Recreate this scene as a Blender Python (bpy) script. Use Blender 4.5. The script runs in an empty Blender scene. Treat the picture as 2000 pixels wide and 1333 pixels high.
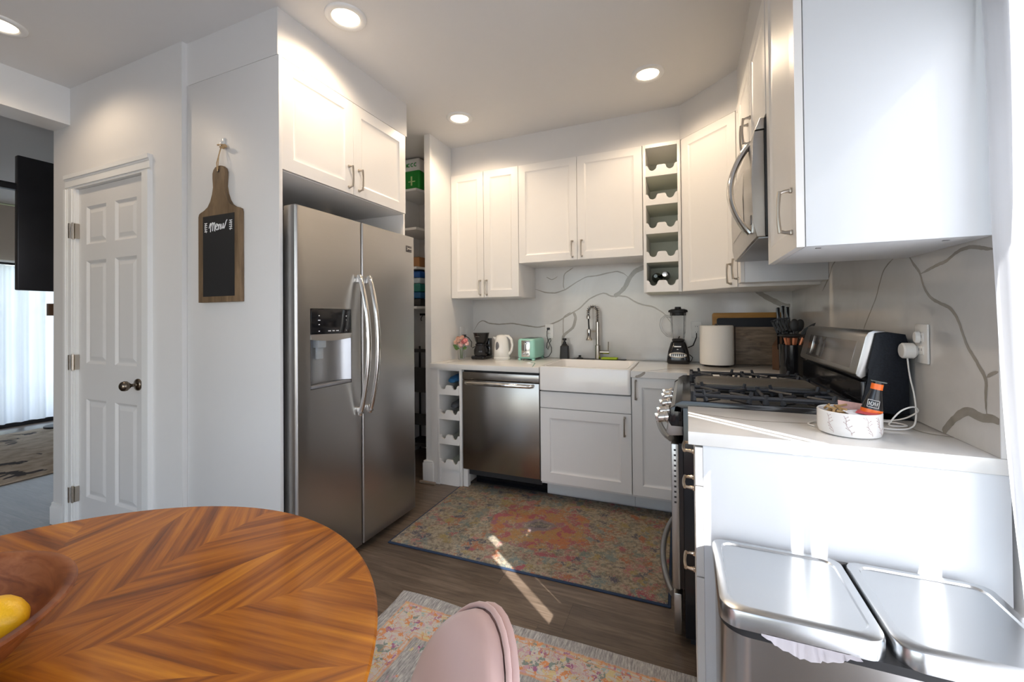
import bpy, bmesh, math, random
from mathutils import Vector, Matrix
random.seed(7)
C = bpy.context.scene.collection
PI = math.pi
V = Vector
# ------------------------------------------------------------------ camera
cam_d = bpy.data.cameras.new('camera'); cam = bpy.data.objects.new('camera', cam_d); C.objects.link(cam)
f_px, cy, yaw, pitch, roll = 816.35, 614.08, .3957, .0094, -.0089
Fv = V((-math.sin(yaw)*math.cos(pitch), math.cos(yaw)*math.cos(pitch), math.sin(pitch)))
Rv = V((math.cos(yaw), math.sin(yaw), 0)); Uv = Rv.cross(Fv)
R2 = Rv*math.cos(roll)+Uv*math.sin(roll); U2 = -Rv*math.sin(roll)+Uv*math.cos(roll)
mw = Matrix((R2, U2, -Fv)).transposed().to_4x4(); mw.translation = V((0, 0, 1.2519)); cam.matrix_world = mw
cam_d.sensor_width = 36; cam_d.lens = 36*f_px/2000; cam_d.shift_y = -(666.5-cy)/2000; cam_d.clip_start = .02
bpy.context.scene.camera = cam
# ------------------------------------------------------------------ world, sun, daylight
sc = bpy.context.scene
sc.view_settings.view_transform = 'Standard'; sc.view_settings.look = 'None'
sc.view_settings.gamma = 1; sc.view_settings.use_curve_mapping = False
sc.view_settings.exposure = 0.42
w = bpy.data.worlds.new('world'); sc.world = w; w.use_nodes = True
nt = w.node_tree; bg = nt.nodes['Background']
sky = nt.nodes.new('ShaderNodeTexSky'); sky.sky_type = 'NISHITA'; sky.sun_disc = False
sky.sun_elevation = math.radians(40); sky.sun_rotation = math.radians(130)
nt.links.new(sky.outputs[0], bg.inputs[0]); bg.inputs[1].default_value = .3
SUN = V((.78, -.63, math.tan(math.radians(39.5)))).normalized()
def light(name, kind, loc, direction, energy, color=(1, 1, 1), **k):
    d = bpy.data.lights.new(name, kind); d.energy = energy; d.color = color
    for a, b in k.items(): setattr(d, a, b)
    o = bpy.data.objects.new(name, d); C.objects.link(o); o.location = loc
    o.rotation_euler = V(direction).to_track_quat('-Z', 'Y').to_euler(); return o
light('sun', 'SUN', (4, -3, 5), -SUN, 10, (1, .96, .92), angle=.006)
light('daylight_right_window', 'AREA', (1.5, -.35, 1.25), (-1, .12, 0), 24, (.78, .89, 1), shape='RECTANGLE', size=3.0, size_y=2.3)
light('daylight_rear_window', 'AREA', (-1.2, -2.35, 1.3), (0, 1, 0), 22, (.84, .92, 1), shape='RECTANGLE', size=2.8, size_y=2.0)
light('daylight_living_window', 'AREA', (-7.66, 3.0, 1.1), (1, -.2, 0), 22, (.85, .92, 1), shape='RECTANGLE', size=2.2, size_y=2.0)

# ------------------------------------------------------------------ materials
MT = {}
def sock(b, *names):
    for n in names:
        if n in b.inputs: return b.inputs[n]
def mat(name, col, rough=.5, metal=0, **k):
    if name in MT: return MT[name]
    m = bpy.data.materials.new(name); m.use_nodes = True; MT[name] = m
    b = m.node_tree.nodes['Principled BSDF']
    b.inputs['Base Color'].default_value = (*col, 1); b.inputs['Roughness'].default_value = rough; b.inputs['Metallic'].default_value = metal
    if 'trans' in k: b.inputs['Transmission Weight'].default_value = k['trans']
    if 'ior' in k: b.inputs['IOR'].default_value = k['ior']
    if 'spec' in k: b.inputs['Specular IOR Level'].default_value = k['spec']
    if 'coat' in k: b.inputs['Coat Weight'].default_value = k['coat']; b.inputs['Coat Roughness'].default_value = .08
    if 'sheen' in k: b.inputs['Sheen Weight'].default_value = k['sheen']; b.inputs['Sheen Roughness'].default_value = .4
    if 'emit' in k: b.inputs['Emission Color'].default_value = (*k['emit'], 1); b.inputs['Emission Strength'].default_value = k['es']
    # a light procedural variation on every material
    if k.get('var', .03) and not k.get('trans'):
        N = m.node_tree.nodes; L = m.node_tree.links
        tc = N.new('ShaderNodeTexCoord'); mp = N.new('ShaderNodeMapping'); mp.inputs['Scale'].default_value = k.get('scale', (6, 6, 6))
        nz = N.new('ShaderNodeTexNoise'); nz.inputs['Scale'].default_value = k.get('nscale', 3); nz.inputs['Detail'].default_value = 4
        mr = N.new('ShaderNodeMapRange'); v = k.get('var', .03); mr.inputs['To Min'].default_value = 1-v; mr.inputs['To Max'].default_value = 1+v
        mx = N.new('ShaderNodeVectorMath'); mx.operation = 'SCALE'; mx.inputs[0].default_value = col
        L.new(tc.outputs['Object'], mp.inputs[0]); L.new(mp.outputs[0], nz.inputs[0]); L.new(nz.outputs[0], mr.inputs[0])
        L.new(mr.outputs[0], mx.inputs['Scale']); L.new(mx.outputs[0], b.inputs['Base Color'])
        if k.get('bump'):
            bp = N.new('ShaderNodeBump'); bp.inputs['Strength'].default_value = k['bump']; bp.inputs['Distance'].default_value = k.get('bd', .002)
            L.new(nz.outputs[0], bp.inputs['Height']); L.new(bp.outputs[0], b.inputs['Normal'])
        if k.get('rvar'):
            r2 = N.new('ShaderNodeMapRange'); r2.inputs['To Min'].default_value = rough-k['rvar']; r2.inputs['To Max'].default_value = rough+k['rvar']
            L.new(nz.outputs[0], r2.inputs[0]); L.new(r2.outputs[0], b.inputs['Roughness'])
    return m
class NG:
    """small helper for shader maths"""
    def __init__(s, m): s.m = m; s.N = m.node_tree.nodes; s.L = m.node_tree.links; s.b = s.N['Principled BSDF']
    def v(s, x, i):
        if isinstance(x, (int, float)): i.default_value = x
        elif isinstance(x, (tuple, list)): i.default_value = x if len(x) == len(i.default_value) else (*x, 1)
        else: s.L.new(x, i)
    def m_(s, op, a, b=0., c=0.):
        n = s.N.new('ShaderNodeMath'); n.operation = op
        s.v(a, n.inputs[0]); s.v(b, n.inputs[1]); s.v(c, n.inputs[2]); return n.outputs[0]
    def xyz(s, kind='Object'):
        t = s.N.new('ShaderNodeTexCoord'); p = s.N.new('ShaderNodeSeparateXYZ'); s.L.new(t.outputs[kind], p.inputs[0]); s.co = t.outputs[kind]
        return p.outputs
    def comb(s, x, y, z=0.):
        n = s.N.new('ShaderNodeCombineXYZ'); s.v(x, n.inputs[0]); s.v(y, n.inputs[1]); s.v(z, n.inputs[2]); return n.outputs[0]
    def noise(s, vec, scale, detail=4, rough=.5, dist=0., out=0):
        n = s.N.new('ShaderNodeTexNoise'); s.L.new(vec, n.inputs['Vector']); n.inputs['Scale'].default_value = scale
        n.inputs['Detail'].default_value = detail; n.inputs['Roughness'].default_value = rough; n.inputs['Distortion'].default_value = dist
        return n.outputs[out]
    def vor(s, vec, scale, feat='F1', out='Distance'):
        n = s.N.new('ShaderNodeTexVoronoi'); n.feature = feat; s.L.new(vec, n.inputs['Vector']); n.inputs['Scale'].default_value = scale
        return n.outputs[out]
    def rnd(s, a, b=0.):
        n = s.N.new('ShaderNodeTexWhiteNoise'); n.noise_dimensions = '2D'; s.L.new(s.comb(a, b), n.inputs['Vector']); return n.outputs['Value']
    def ramp(s, fac, stops, mode='LINEAR'):
        n = s.N.new('ShaderNodeValToRGB'); r = n.color_ramp; r.interpolation = mode
        while len(r.elements) < len(stops): r.elements.new(.5)
        for e, (p, c) in zip(r.elements, stops): e.position = p; e.color = (*c, 1)
        s.L.new(fac, n.inputs[0]); return n.outputs[0]
    def mix(s, f, a, b, mode='MIX'):
        n = s.N.new('ShaderNodeMix'); n.data_type = 'RGBA'; n.blend_type = mode
        s.v(f, n.inputs[0]); s.v(a, n.inputs[6]); s.v(b, n.inputs[7]); return n.outputs[2]
    def step(s, x, a, b):
        n = s.N.new('ShaderNodeMapRange'); s.v(x, n.inputs[0]); n.inputs[1].default_value = a; n.inputs[2].default_value = b; n.interpolation_type = 'SMOOTHSTEP'
        return n.outputs[0]
    def bump(s, h, st, d=.002):
        n = s.N.new('ShaderNodeBump'); n.inputs['Strength'].default_value = st; n.inputs['Distance'].default_value = d
        s.L.new(h, n.inputs['Height']); s.L.new(n.outputs[0], s.b.inputs['Normal'])
    def color(s, c): s.L.new(c, s.b.inputs['Base Color'])
def new(name, rough=.5, metal=0, **k):
    m = mat(name, (.5, .5, .5), rough, metal, var=0, **k); return NG(m)

WALL = mat('wall_paint', (.70, .69, .68), .7, var=.012)
CEIL = mat('ceiling_paint', (.74, .73, .72), .8, var=.01)
TRIM = mat('trim_paint', (.80, .80, .79), .45, var=.01)
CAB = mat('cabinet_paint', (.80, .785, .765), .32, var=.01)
CABIN = mat('cabinet_inside', (.70, .72, .62), .5, var=.02)
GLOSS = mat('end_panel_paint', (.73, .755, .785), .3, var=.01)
DOORP = mat('door_paint', (.70, .69, .68), .5, var=.01)
NICKEL = mat('brushed_nickel', (.50, .45, .39), .3, 1, var=.04, scale=(60, 60, 60))
CHROME = mat('chrome', (.72, .70, .67), .14, 1, var=.02)
STEEL = mat('stainless_steel', (.47, .46, .45), .30, 1, var=.02, scale=(2, 2, 90), nscale=2)
STEELD = mat('dark_stainless_steel', (.34, .32, .30), .27, 1, var=.02, scale=(90, 90, 2), nscale=2)
STEELL = mat('lid_stainless_steel', (.60, .61, .62), .24, 1, var=.015, scale=(4, 60, 4), nscale=2)
GREYP = mat('grey_plastic', (.20, .20, .21), .4, var=.04)
BLACK = mat('black_gloss', (.010, .010, .012), .12, var=.1)
BLACKM = mat('black_matte', (.018, .018, .02), .5, var=.2)
IRON = mat('cast_iron', (.03, .033, .04), .38, var=.3, bump=.2, nscale=30)
ENAMEL = mat('black_enamel', (.012, .013, .016), .16, var=.1)
WHITEP = mat('white_plastic', (.82, .81, .79), .3, var=.01)
CERAM = mat('white_ceramic', (.86, .85, .84), .14, var=.01)
GLASS = mat('clear_glass', (.95, .96, .97), .03, trans=1, ior=1.3)
PAPER = mat('white_paper', (.84, .81, .76), .85, var=.02, nscale=20, bump=.2)
def glow(name, col, s): return mat(name, col, .4, var=0, emit=col, es=s)
# floor
g = new('wood_plank_floor', .33)
x, y, z = g.xyz()
row = g.m_('FLOOR', g.m_('DIVIDE', y, .18)); off = g.m_('MULTIPLY', g.rnd(row, 3.), 1.4)
xs = g.m_('ADD', x, off); col = g.m_('FLOOR', g.m_('DIVIDE', xs, 1.25)); r = g.rnd(row, col)
vec = g.comb(g.m_('ADD', g.m_('MULTIPLY', x, 1.2), g.m_('MULTIPLY', r, 9.)), g.m_('ADD', g.m_('MULTIPLY', y, 14.), g.m_('MULTIPLY', r, 31.)))
n1 = g.noise(vec, 2.2, 6, .6, 1.2); n2 = g.noise(vec, 9, 4, .6)
t = g.m_('ADD', g.m_('MULTIPLY', n1, .7), g.m_('MULTIPLY', n2, .3))
c1 = g.ramp(t, [(.3, (.058, .041, .029)), (.5, (.125, .092, .067)), (.72, (.21, .162, .123))])
c1 = g.mix(1., c1, g.ramp(r, [(0, (.78, .78, .78)), (1, (1.12, 1.12, 1.12))]), 'MULTIPLY')
fy = g.m_('ABSOLUTE', g.m_('SUBTRACT', g.m_('FRACT', g.m_('DIVIDE', y, .18)), .5)); fx = g.m_('ABSOLUTE', g.m_('SUBTRACT', g.m_('FRACT', g.m_('DIVIDE', xs, 1.25)), .5))
gap = g.m_('MAXIMUM', g.step(fy, .490, .499), g.step(fx, .4985, .4998))
g.color(g.mix(g.m_('MULTIPLY', gap, .6), c1, (.03, .024, .02, 1))); g.bump(g.m_('SUBTRACT', n2, gap), .12)
FLOOR = g.m
# table top veneer: chevrons of striped walnut
g = new('chevron_walnut_veneer', .30, spec=.3, coat=.18)
x, y, z = g.xyz()
dx_ = g.m_('ADD', x, .017); dy_ = g.m_('SUBTRACT', y, .030)      # sunburst of 16 wedges around the centre
wd = math.radians(22.5); th = g.m_('ADD', g.m_('ARCTAN2', dy_, dx_), 2*PI-math.radians(4.8))
kk = g.m_('FLOOR', g.m_('DIVIDE', th, wd)); par = g.m_('SUBTRACT', 1., g.m_('MULTIPLY', g.m_('FLOORED_MODULO', kk, 2.), 2.))
gd = g.m_('ADD', g.m_('MULTIPLY', g.m_('ADD', kk, .5), wd), g.m_('MULTIPLY', par, math.radians(31))); gd = g.m_('ADD', gd, math.radians(4.8))
cg, sg_ = g.m_('COSINE', gd), g.m_('SINE', gd)
u_ = g.m_('ADD', g.m_('MULTIPLY', dx_, cg), g.m_('MULTIPLY', dy_, sg_)); v_ = g.m_('SUBTRACT', g.m_('MULTIPLY', dy_, cg), g.m_('MULTIPLY', dx_, sg_))
pl = g.m_('FLOOR', g.m_('DIVIDE', v_, .034)); rr = g.rnd(pl, kk)
vec = g.comb(g.m_('ADD', g.m_('MULTIPLY', v_, 34.), g.m_('MULTIPLY', kk, 17.)), g.m_('ADD', g.m_('MULTIPLY', u_, 1.5), g.m_('MULTIPLY', kk, 5.)))
n1 = g.noise(vec, 1.25, 4, .6, .15); n2 = g.noise(vec, 6, 3, .6)
t = g.m_('ADD', g.m_('ADD', g.m_('MULTIPLY', n1, .95), g.m_('MULTIPLY', n2, .14)), g.m_('MULTIPLY', g.m_('SUBTRACT', rr, .5), .13))
g.color(g.ramp(t, [(.30, (.12, .030, .003)), (.45, (.28, .076, .004)), (.58, (.43, .135, .006)), (.75, (.60, .225, .013))]))
VENEER = g.m
def wood(name, stops, rough=.45, sc_=(2, 2, 20), ns=2):
    g = new(name, rough); g.xyz()
    mp = g.N.new('ShaderNodeMapping'); g.L.new(g.co, mp.inputs[0]); mp.inputs['Scale'].default_value = sc_
    g.color(g.ramp(g.noise(mp.outputs[0], ns, 5, .55, .8), stops)); return g.m
BOWLW = wood('acacia_wood', [(.3, (.13, .030, .009)), (.5, (.24, .070, .020)), (.7, (.36, .125, .045))], .38, (5, 16, 30))
BOARDW = wood('brown_board_wood', [(.3, (.10, .062, .03)), (.6, (.20, .13, .07)), (.8, (.27, .18, .10))], .6, (12, 12, 2))
BAMBOO = wood('bamboo', [(.3, (.40, .19, .04)), (.7, (.56, .29, .08))], .4, (2, 12, 12))
DARKWD = wood('dark_walnut', [(.3, (.13, .088, .060)), (.6, (.28, .205, .145)), (.8, (.40, .30, .22))], .5, (4, 10, 22))
COPPER = mat('copper_handle', (.72, .26, .13), .3, .6, var=.1)
# quartz: faint cloudy white
def quartz(name, c0, c1, rough):
    g = new(name, rough); g.xyz()
    g.color(g.ramp(g.noise(g.co, 3, 5, .6, 1.), [(.35, c0), (.65, c1)])); return g.m
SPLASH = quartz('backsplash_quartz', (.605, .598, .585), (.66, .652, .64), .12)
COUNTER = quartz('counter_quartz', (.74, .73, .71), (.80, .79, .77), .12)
g = new('quartz_vein', .14); g.xyz(); g.color(g.ramp(g.noise(g.co, 22, 4), [(.30, (.29, .27, .235)), (.70, (.36, .335, .30))])); VEIN = g.m
# rug fields
g = new('kitchen_rug_pile', .95)
x, y, z = g.xyz()
wob = g.N.new('ShaderNodeVectorMath'); wob.operation = 'ADD'
nz_ = g.N.new('ShaderNodeTexNoise'); nz_.inputs['Scale'].default_value = 34; g.L.new(g.co, nz_.inputs['Vector'])
scl = g.N.new('ShaderNodeVectorMath'); scl.operation = 'SCALE'; scl.inputs['Scale'].default_value = .075; g.L.new(nz_.outputs[1], scl.inputs[0])
g.L.new(g.co, wob.inputs[0]); g.L.new(scl.outputs[0], wob.inputs[1]); wv = wob.outputs[0]
rad = g.m_('SQRT', g.m_('ADD', g.m_('POWER', g.m_('MULTIPLY', x, 1.15), 2.), g.m_('POWER', g.m_('MULTIPLY', y, 1.35), 2.)))
rad = g.m_('ADD', rad, g.m_('MULTIPLY', g.m_('SUBTRACT', g.noise(g.co, 11, 3), .5), .16))
cell = g.N.new('ShaderNodeTexVoronoi'); cell.inputs['Scale'].default_value = 19; g.L.new(wv, cell.inputs['Vector'])
sep = g.N.new('ShaderNodeSeparateColor'); g.L.new(cell.outputs['Color'], sep.inputs[0])
motif = g.ramp(sep.outputs[0], [(0, (.03, .045, .12)), (.16, (.17, .25, .27)), (.34, (.36, .06, .11)), (.48, (.36, .28, .08)), (.62, (.42, .12, .04)), (.75, (.13, .20, .20)), (.88, (.45, .16, .18))], 'CONSTANT')
motifc = g.ramp(sep.outputs[1], [(0, (.50, .15, .04)), (.25, (.44, .22, .05)), (.5, (.40, .06, .10)), (.7, (.46, .20, .05)), (.85, (.34, .10, .16))], 'CONSTANT')
ring = g.m_('SUBTRACT', 1., g.step(rad, .34, .36))
mot = g.mix(ring, motif, motifc)
hub = g.m_('SUBTRACT', 1., g.step(rad, .09, .12)); mot = g.mix(hub, mot, (.22, .17, .24, 1))
hub2 = g.m_('SUBTRACT', 1., g.step(rad, .05, .07)); mot = g.mix(hub2, mot, (.05, .06, .10, 1))
field = g.ramp(g.noise(g.co, 55, 3), [(.35, (.19, .165, .125)), (.6, (.46, .41, .32))])
dens = g.m_('ADD', g.noise(g.co, 9, 3, .6), g.m_('MULTIPLY', ring, .16))
wear = g.m_('ADD', g.m_('MULTIPLY', g.noise(wv, 105, 4, .8), 1.15), g.m_('MULTIPLY', dens, .70))
edge_ = g.m_('MULTIPLY', g.vor(wv, 19, 'DISTANCE_TO_EDGE'), .35)
mask = g.step(g.m_('ADD', wear, edge_), .985, 1.03)
col_ = g.mix(mask, field, mot)
fine = g.step(g.vor(g.co, 85, 'F1'), .18, .26); col_ = g.mix(g.m_('MULTIPLY', g.m_('SUBTRACT', 1., fine), .55), col_, (.06, .06, .075, 1))
g.color(g.mix(.26, g.mix(1., col_, (.80, .77, .72, 1), 'MULTIPLY'), (.22, .19, .16, 1))); g.bump(g.noise(g.co, 220, 2), .6, .004); KRUG = g.m
NAVY = mat('navy_binding', (.02, .04, .085), .9, var=.2, nscale=30)
g = new('dining_rug_pile', .95)
x, y, z = g.xyz()      # object origin sits on the rug's far left corner; x >= 0 to the right, y <= 0 towards the camera
ed = g.m_('MINIMUM', g.m_('MINIMUM', x, g.m_('SUBTRACT', 1.24, x)), g.m_('MULTIPLY', y, -1.))
ed = g.m_('ADD', ed, g.m_('MULTIPLY', g.m_('SUBTRACT', g.noise(g.co, 30, 2), .5), .012))
band = g.m_('MULTIPLY', g.step(ed, .045, .055), g.m_('SUBTRACT', 1., g.step(ed, .20, .21)))
def line(at_, w_=.006): return g.m_('MULTIPLY', g.step(ed, at_-w_, at_-w_*.5), g.m_('SUBTRACT', 1., g.step(ed, at_+w_*.5, at_+w_)))
lines = g.m_('MAXIMUM', g.m_('MAXIMUM', line(.055), line(.072, .003)), g.m_('MAXIMUM', line(.185, .003), line(.202)))
grey = g.ramp(g.noise(g.comb(g.m_('MULTIPLY', x, 7.), y), 22, 4, .7), [(.35, (.20, .195, .20)), (.5, (.33, .32, .315)), (.7, (.56, .55, .52))])
cl = g.N.new('ShaderNodeTexVoronoi'); cl.inputs['Scale'].default_value = 42; g.L.new(g.co, cl.inputs['Vector'])
sp = g.N.new('ShaderNodeSeparateColor'); g.L.new(cl.outputs['Color'], sp.inputs[0])
flo = g.ramp(sp.outputs[0], [(0, (.62, .22, .06)), (.18, (.52, .42, .40)), (.36, (.16, .22, .20)), (.5, (.50, .30, .36)), (.66, (.58, .48, .24)), (.8, (.30, .08, .22)), (.9, (.30, .42, .42))], 'CONSTANT')
bandc = g.mix(g.step(g.noise(g.co, 60, 3, .7), .47, .51), (.52, .48, .44, 1), g.mix(.15, flo, (.40, .37, .34, 1)))
curl = g.step(g.m_('ABSOLUTE', g.m_('SUBTRACT', g.noise(g.co, 17, 2, .5, 2.0), .5)), .006, .014)
bandc = g.mix(g.m_('SUBTRACT', 1., curl), bandc, (.52, .27, .14, 1))
inn = g.m_('MULTIPLY', g.step(ed, .215, .24), g.step(g.noise(g.co, 5, 3, .6), .56, .60))
col_ = g.mix(g.m_('MULTIPLY', inn, g.step(g.noise(g.co, 70, 2), .45, .55)), grey, flo)
col_ = g.mix(band, col_, bandc); col_ = g.mix(g.m_('MULTIPLY', lines, .6), col_, (.58, .27, .11, 1))
g.color(col_); g.bump(g.noise(g.co, 260, 2), .5, .003); DRUG = g.m
g = new('living_rug_pile', .95); x, y, z = g.xyz()
bl = g.step(g.noise(g.co, 3.2, 4, .6, .6), .60, .62); g.color(g.mix(bl, g.ramp(g.noise(g.co, 9, 4), [(.35, (.40, .31, .22)), (.6, (.60, .50, .39))]), (.07, .06, .06, 1))); LRUG = g.m
# velvet, fabrics
PINK = mat('pink_velvet', (.62, .42, .39), .75, var=.05, sheen=.6, nscale=1.2)
# sheer cloth
m = bpy.data.materials.new('sheer_voile'); m.use_nodes = True; N = m.node_tree.nodes; L = m.node_tree.links
N.remove(N['Principled BSDF']); out = N['Material Output']
tl = N.new('ShaderNodeBsdfTranslucent'); tl.inputs[0].default_value = (.86, .89, .95, 1)
df = N.new('ShaderNodeBsdfDiffuse'); df.inputs[0].default_value = (.86, .88, .92, 1)
tp = N.new('ShaderNodeBsdfTransparent'); m1 = N.new('ShaderNodeMixShader'); m2 = N.new('ShaderNodeMixShader')
nz = N.new('ShaderNodeTexNoise'); nz.inputs['Scale'].default_value = 6; mr = N.new('ShaderNodeMapRange'); mr.inputs[3].default_value = .02; mr.inputs[4].default_value = .06
L.new(nz.outputs[0], mr.inputs[0]); L.new(mr.outputs[0], m2.inputs[0])
m1.inputs[0].default_value = .45; L.new(tl.outputs[0], m1.inputs[1]); L.new(df.outputs[0], m1.inputs[2]); L.new(m1.outputs[0], m2.inputs[1]); L.new(tp.outputs[0], m2.inputs[2]); L.new(m2.outputs[0], out.inputs[0])
SHEER = m
LEAF = mat('green_leaves', (.10, .20, .05), .6, var=.4, nscale=8)
GRASS = mat('sunlit_grass', (.30, .36, .16), .9, var=.3)

# ------------------------------------------------------------------ mesh builder
class MB:
    def __init__(s): s.bm = bmesh.new(); s.T = Matrix(); s.mats = []; s.mi = 0
    def use(s, m):
        if m not in s.mats: s.mats.append(m)
        s.mi = s.mats.index(m); return s
    def frame(s, o, n):                      # x = right, y = up, z = outward, seen from the front
        n = V(n).normalized(); u = V((0, 0, 1)).cross(n); s.T = Matrix((u, V((0, 0, 1)), n)).transposed().to_4x4(); s.T.translation = V(o); return s
    def vs(s, pts): return [s.bm.verts.new(s.T @ V(p)) for p in pts]
    def face(s, vv):
        try: f = s.bm.faces.new(vv)
        except ValueError: return None
        f.material_index = s.mi; return f
    def box(s, a, b, bev=0., seg=2):
        x0, y0, z0 = [min(p, q) for p, q in zip(a, b)]; x1, y1, z1 = [max(p, q) for p, q in zip(a, b)]
        v = s.vs([(x0, y0, z0), (x1, y0, z0), (x1, y1, z0), (x0, y1, z0), (x0, y0, z1), (x1, y0, z1), (x1, y1, z1), (x0, y1, z1)])
        fs = [s.face([v[i] for i in q]) for q in ((3, 2, 1, 0), (4, 5, 6, 7), (0, 1, 5, 4), (1, 2, 6, 5), (2, 3, 7, 6), (3, 0, 4, 7))]
        if bev:
            es = list({e for f in fs for e in f.edges})
            r = bmesh.ops.bevel(s.bm, geom=es, offset=bev, segments=seg, affect='EDGES', profile=.5)
            for f in r['faces']: f.material_index = s.mi
        return s
    def prism(s, poly, d0, d1, axis='z', bev=0., seg=2):
        def P(p, d):
            return {'z': (p[0], p[1], d), 'y': (p[0], d, p[1]), 'x': (d, p[0], p[1])}[axis]
        a = s.vs([P(p, d0) for p in poly]); b = s.vs([P(p, d1) for p in poly]); n = len(poly)
        fs = [s.face(a[::-1]), s.face(b)] + [s.face([a[i], a[(i+1) % n], b[(i+1) % n], b[i]]) for i in range(n)]
        fs = [f for f in fs if f]
        if bev:
            es = list({e for f in fs[:2] for e in f.edges})
            r = bmesh.ops.bevel(s.bm, geom=es, offset=bev, segments=seg, affect='EDGES', profile=.5)
            for f in r['faces']: f.material_index = s.mi
        return s
    def lathe(s, prof, c=(0, 0, 0), n=32, a0=0, a1=2*PI, sx=1, sy=1, axis='z', pw=None):
        full = abs(a1-a0-2*PI) < 1e-6; k = n if full else n+1; rings = []
        for r, h in prof:
            ring = []
            for i in range(k):
                t = a0+(a1-a0)*i/n; cx, cy_ = math.cos(t), math.sin(t)
                if pw:
                    q = (abs(cx)**pw+abs(cy_)**pw)**(-1/pw); cx *= q; cy_ *= q
                p = (cx*r*sx, cy_*r*sy, h)
                p = {'z': p, 'y': (p[0], p[2], p[1]), 'x': (p[2], p[0], p[1])}[axis]
                ring.append((p[0]+c[0], p[1]+c[1], p[2]+c[2]))
            if r < 1e-6: rings.append(s.vs([ring[0]]))
            else: rings.append(s.vs(ring))
        for A, B in zip(rings, rings[1:]):
            for i in range(n if full else n):
                j = (i+1) % k
                if not full and i == n: break
                if len(A) == 1 and len(B) == 1: continue
                if len(A) == 1: s.face([A[0], B[j], B[i]])
                elif len(B) == 1: s.face([A[i], A[j], B[0]])
                else: s.face([A[i], A[j], B[j], B[i]])
        return s
    def tube(s, pts, r, n=8, closed=False, sx=1., up=None):
        P = [V(p) for p in pts]; m_ = len(P); rings = []; ref = V(up) if up else None
        for i, p in enumerate(P):
            a = P[(i-1) % m_] if (closed or i) else p; b = P[(i+1) % m_] if (closed or i < m_-1) else p
            t = (b-a).normalized()
            if ref is None or (not up and abs(ref.dot(t)) > .98): ref = V((0, 0, 1)) if abs(t.z) < .9 else V((1, 0, 0))
            u = ref.cross(t)
            if u.length < 1e-6: u = V((1, .1, 0)).cross(t)
            u.normalize(); w_ = t.cross(u).normalized()
            if not up: ref = w_
            rr = r[i] if isinstance(r, (list, tuple)) else r
            rings.append(s.vs([p+u*math.cos(2*PI*k/n)*rr*sx+w_*math.sin(2*PI*k/n)*rr for k in range(n)]))
        for i in range(m_ if closed else m_-1):
            A, B = rings[i], rings[(i+1) % m_]
            for k in range(n): s.face([A[k], A[(k+1) % n], B[(k+1) % n], B[k]])
        if not closed: s.face(rings[0][::-1]); s.face(rings[-1])
        return s
    def ball(s, c, r, u=12, v=8, sc_=(1, 1, 1)):
        pr = [(math.sin(PI*i/v), -math.cos(PI*i/v)) for i in range(v+1)]
        T0 = s.T; s.T = T0 @ Matrix.Translation(V(c)) @ Matrix.Diagonal((r*sc_[0], r*sc_[1], r*sc_[2], 1))
        s.lathe(pr, n=u); s.T = T0; return s
    def slab(s, w_, h, t, xs=None, ys=None, insets=(), cells=None):
        """a door front in the current frame: grid front with inset panels"""
        xs = xs or [0, w_]; ys = ys or [0, h]
        G = [[s.vs([(X, Y_, 0)])[0] for X in xs] for Y_ in ys]; panels = []
        for j in range(len(ys)-1):
            for i in range(len(xs)-1):
                f = s.face([G[j][i], G[j][i+1], G[j+1][i+1], G[j+1][i]])
                if cells is None or (i, j) in cells: panels.append(f)
        ring = [G[0][i] for i in range(len(xs))]+[G[j][-1] for j in range(1, len(ys))]+[G[-1][i] for i in range(len(xs)-2, -1, -1)]+[G[j][0] for j in range(len(ys)-2, 0, -1)]
        Ti = s.T.inverted(); back = s.vs([tuple((Ti @ v.co)[:2])+(-t,) for v in ring]); n = len(ring)
        for i in range(n): s.face([ring[(i+1) % n], ring[i], back[i], back[(i+1) % n]])
        s.face(back[::-1])
        s.bm.normal_update()
        for th, dp in insets:
            bmesh.ops.inset_individual(s.bm, faces=panels, thickness=th, depth=dp, use_even_offset=True)
        return s
    def done(s): return s
OFF = {}
def root_off(p): return OFF.get(p.name, V((0, 0, 0))) if p else V((0, 0, 0))
def add(name, mb, m=None, parent=None, smooth=35, origin=None):
    """links the mesh as one object; geometry is given in room coordinates"""
    bm = mb.bm
    off = root_off(parent) if parent else (V(origin) if origin else V((0, 0, 0)))
    if off.length: bmesh.ops.translate(bm, vec=-off, verts=bm.verts)
    bmesh.ops.recalc_face_normals(bm, faces=bm.faces)
    me = bpy.data.meshes.new(name)
    if smooth:
        for f in bm.faces: f.smooth = True
        lim = math.radians(smooth)
        for e in bm.edges:
            if len(e.link_faces) == 2 and e.calc_face_angle(0) > lim: e.smooth = False
    bm.to_mesh(me); bm.free()
    for x_ in (mb.mats or [m]): me.materials.append(x_)
    o = bpy.data.objects.new(name, me); C.objects.link(o)
    if parent: o.parent = parent; OFF[o.name] = off
    else: o.location = off; OFF[o.name] = off
    return o
def thing(name, label, cat, loc=(0, 0, 0), group=None):
    o = bpy.data.objects.new(name, None); o.empty_display_size = .05; C.objects.link(o); o.location = loc
    o['label'] = label; o['category'] = cat
    if group: o['group'] = group
    OFF[o.name] = V(loc); return o
def tag(o, label, cat, group=None, kind=None):
    o['label'] = label; o['category'] = cat
    if group: o['group'] = group
    if kind: o['kind'] = kind
    return o
def struct(o): o['kind'] = 'structure'; return o
def B(): return MB()
def bx(name, a, b, m, parent=None, bev=0., smooth=35, origin=None): return add(name, MB().box(a, b, bev), m, parent, smooth, origin)
def arc(c, r, a0, a1, n, f): return [f(c[0]+r*math.cos(a0+(a1-a0)*i/n), c[1]+r*math.sin(a0+(a1-a0)*i/n)) for i in range(n+1)]
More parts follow.
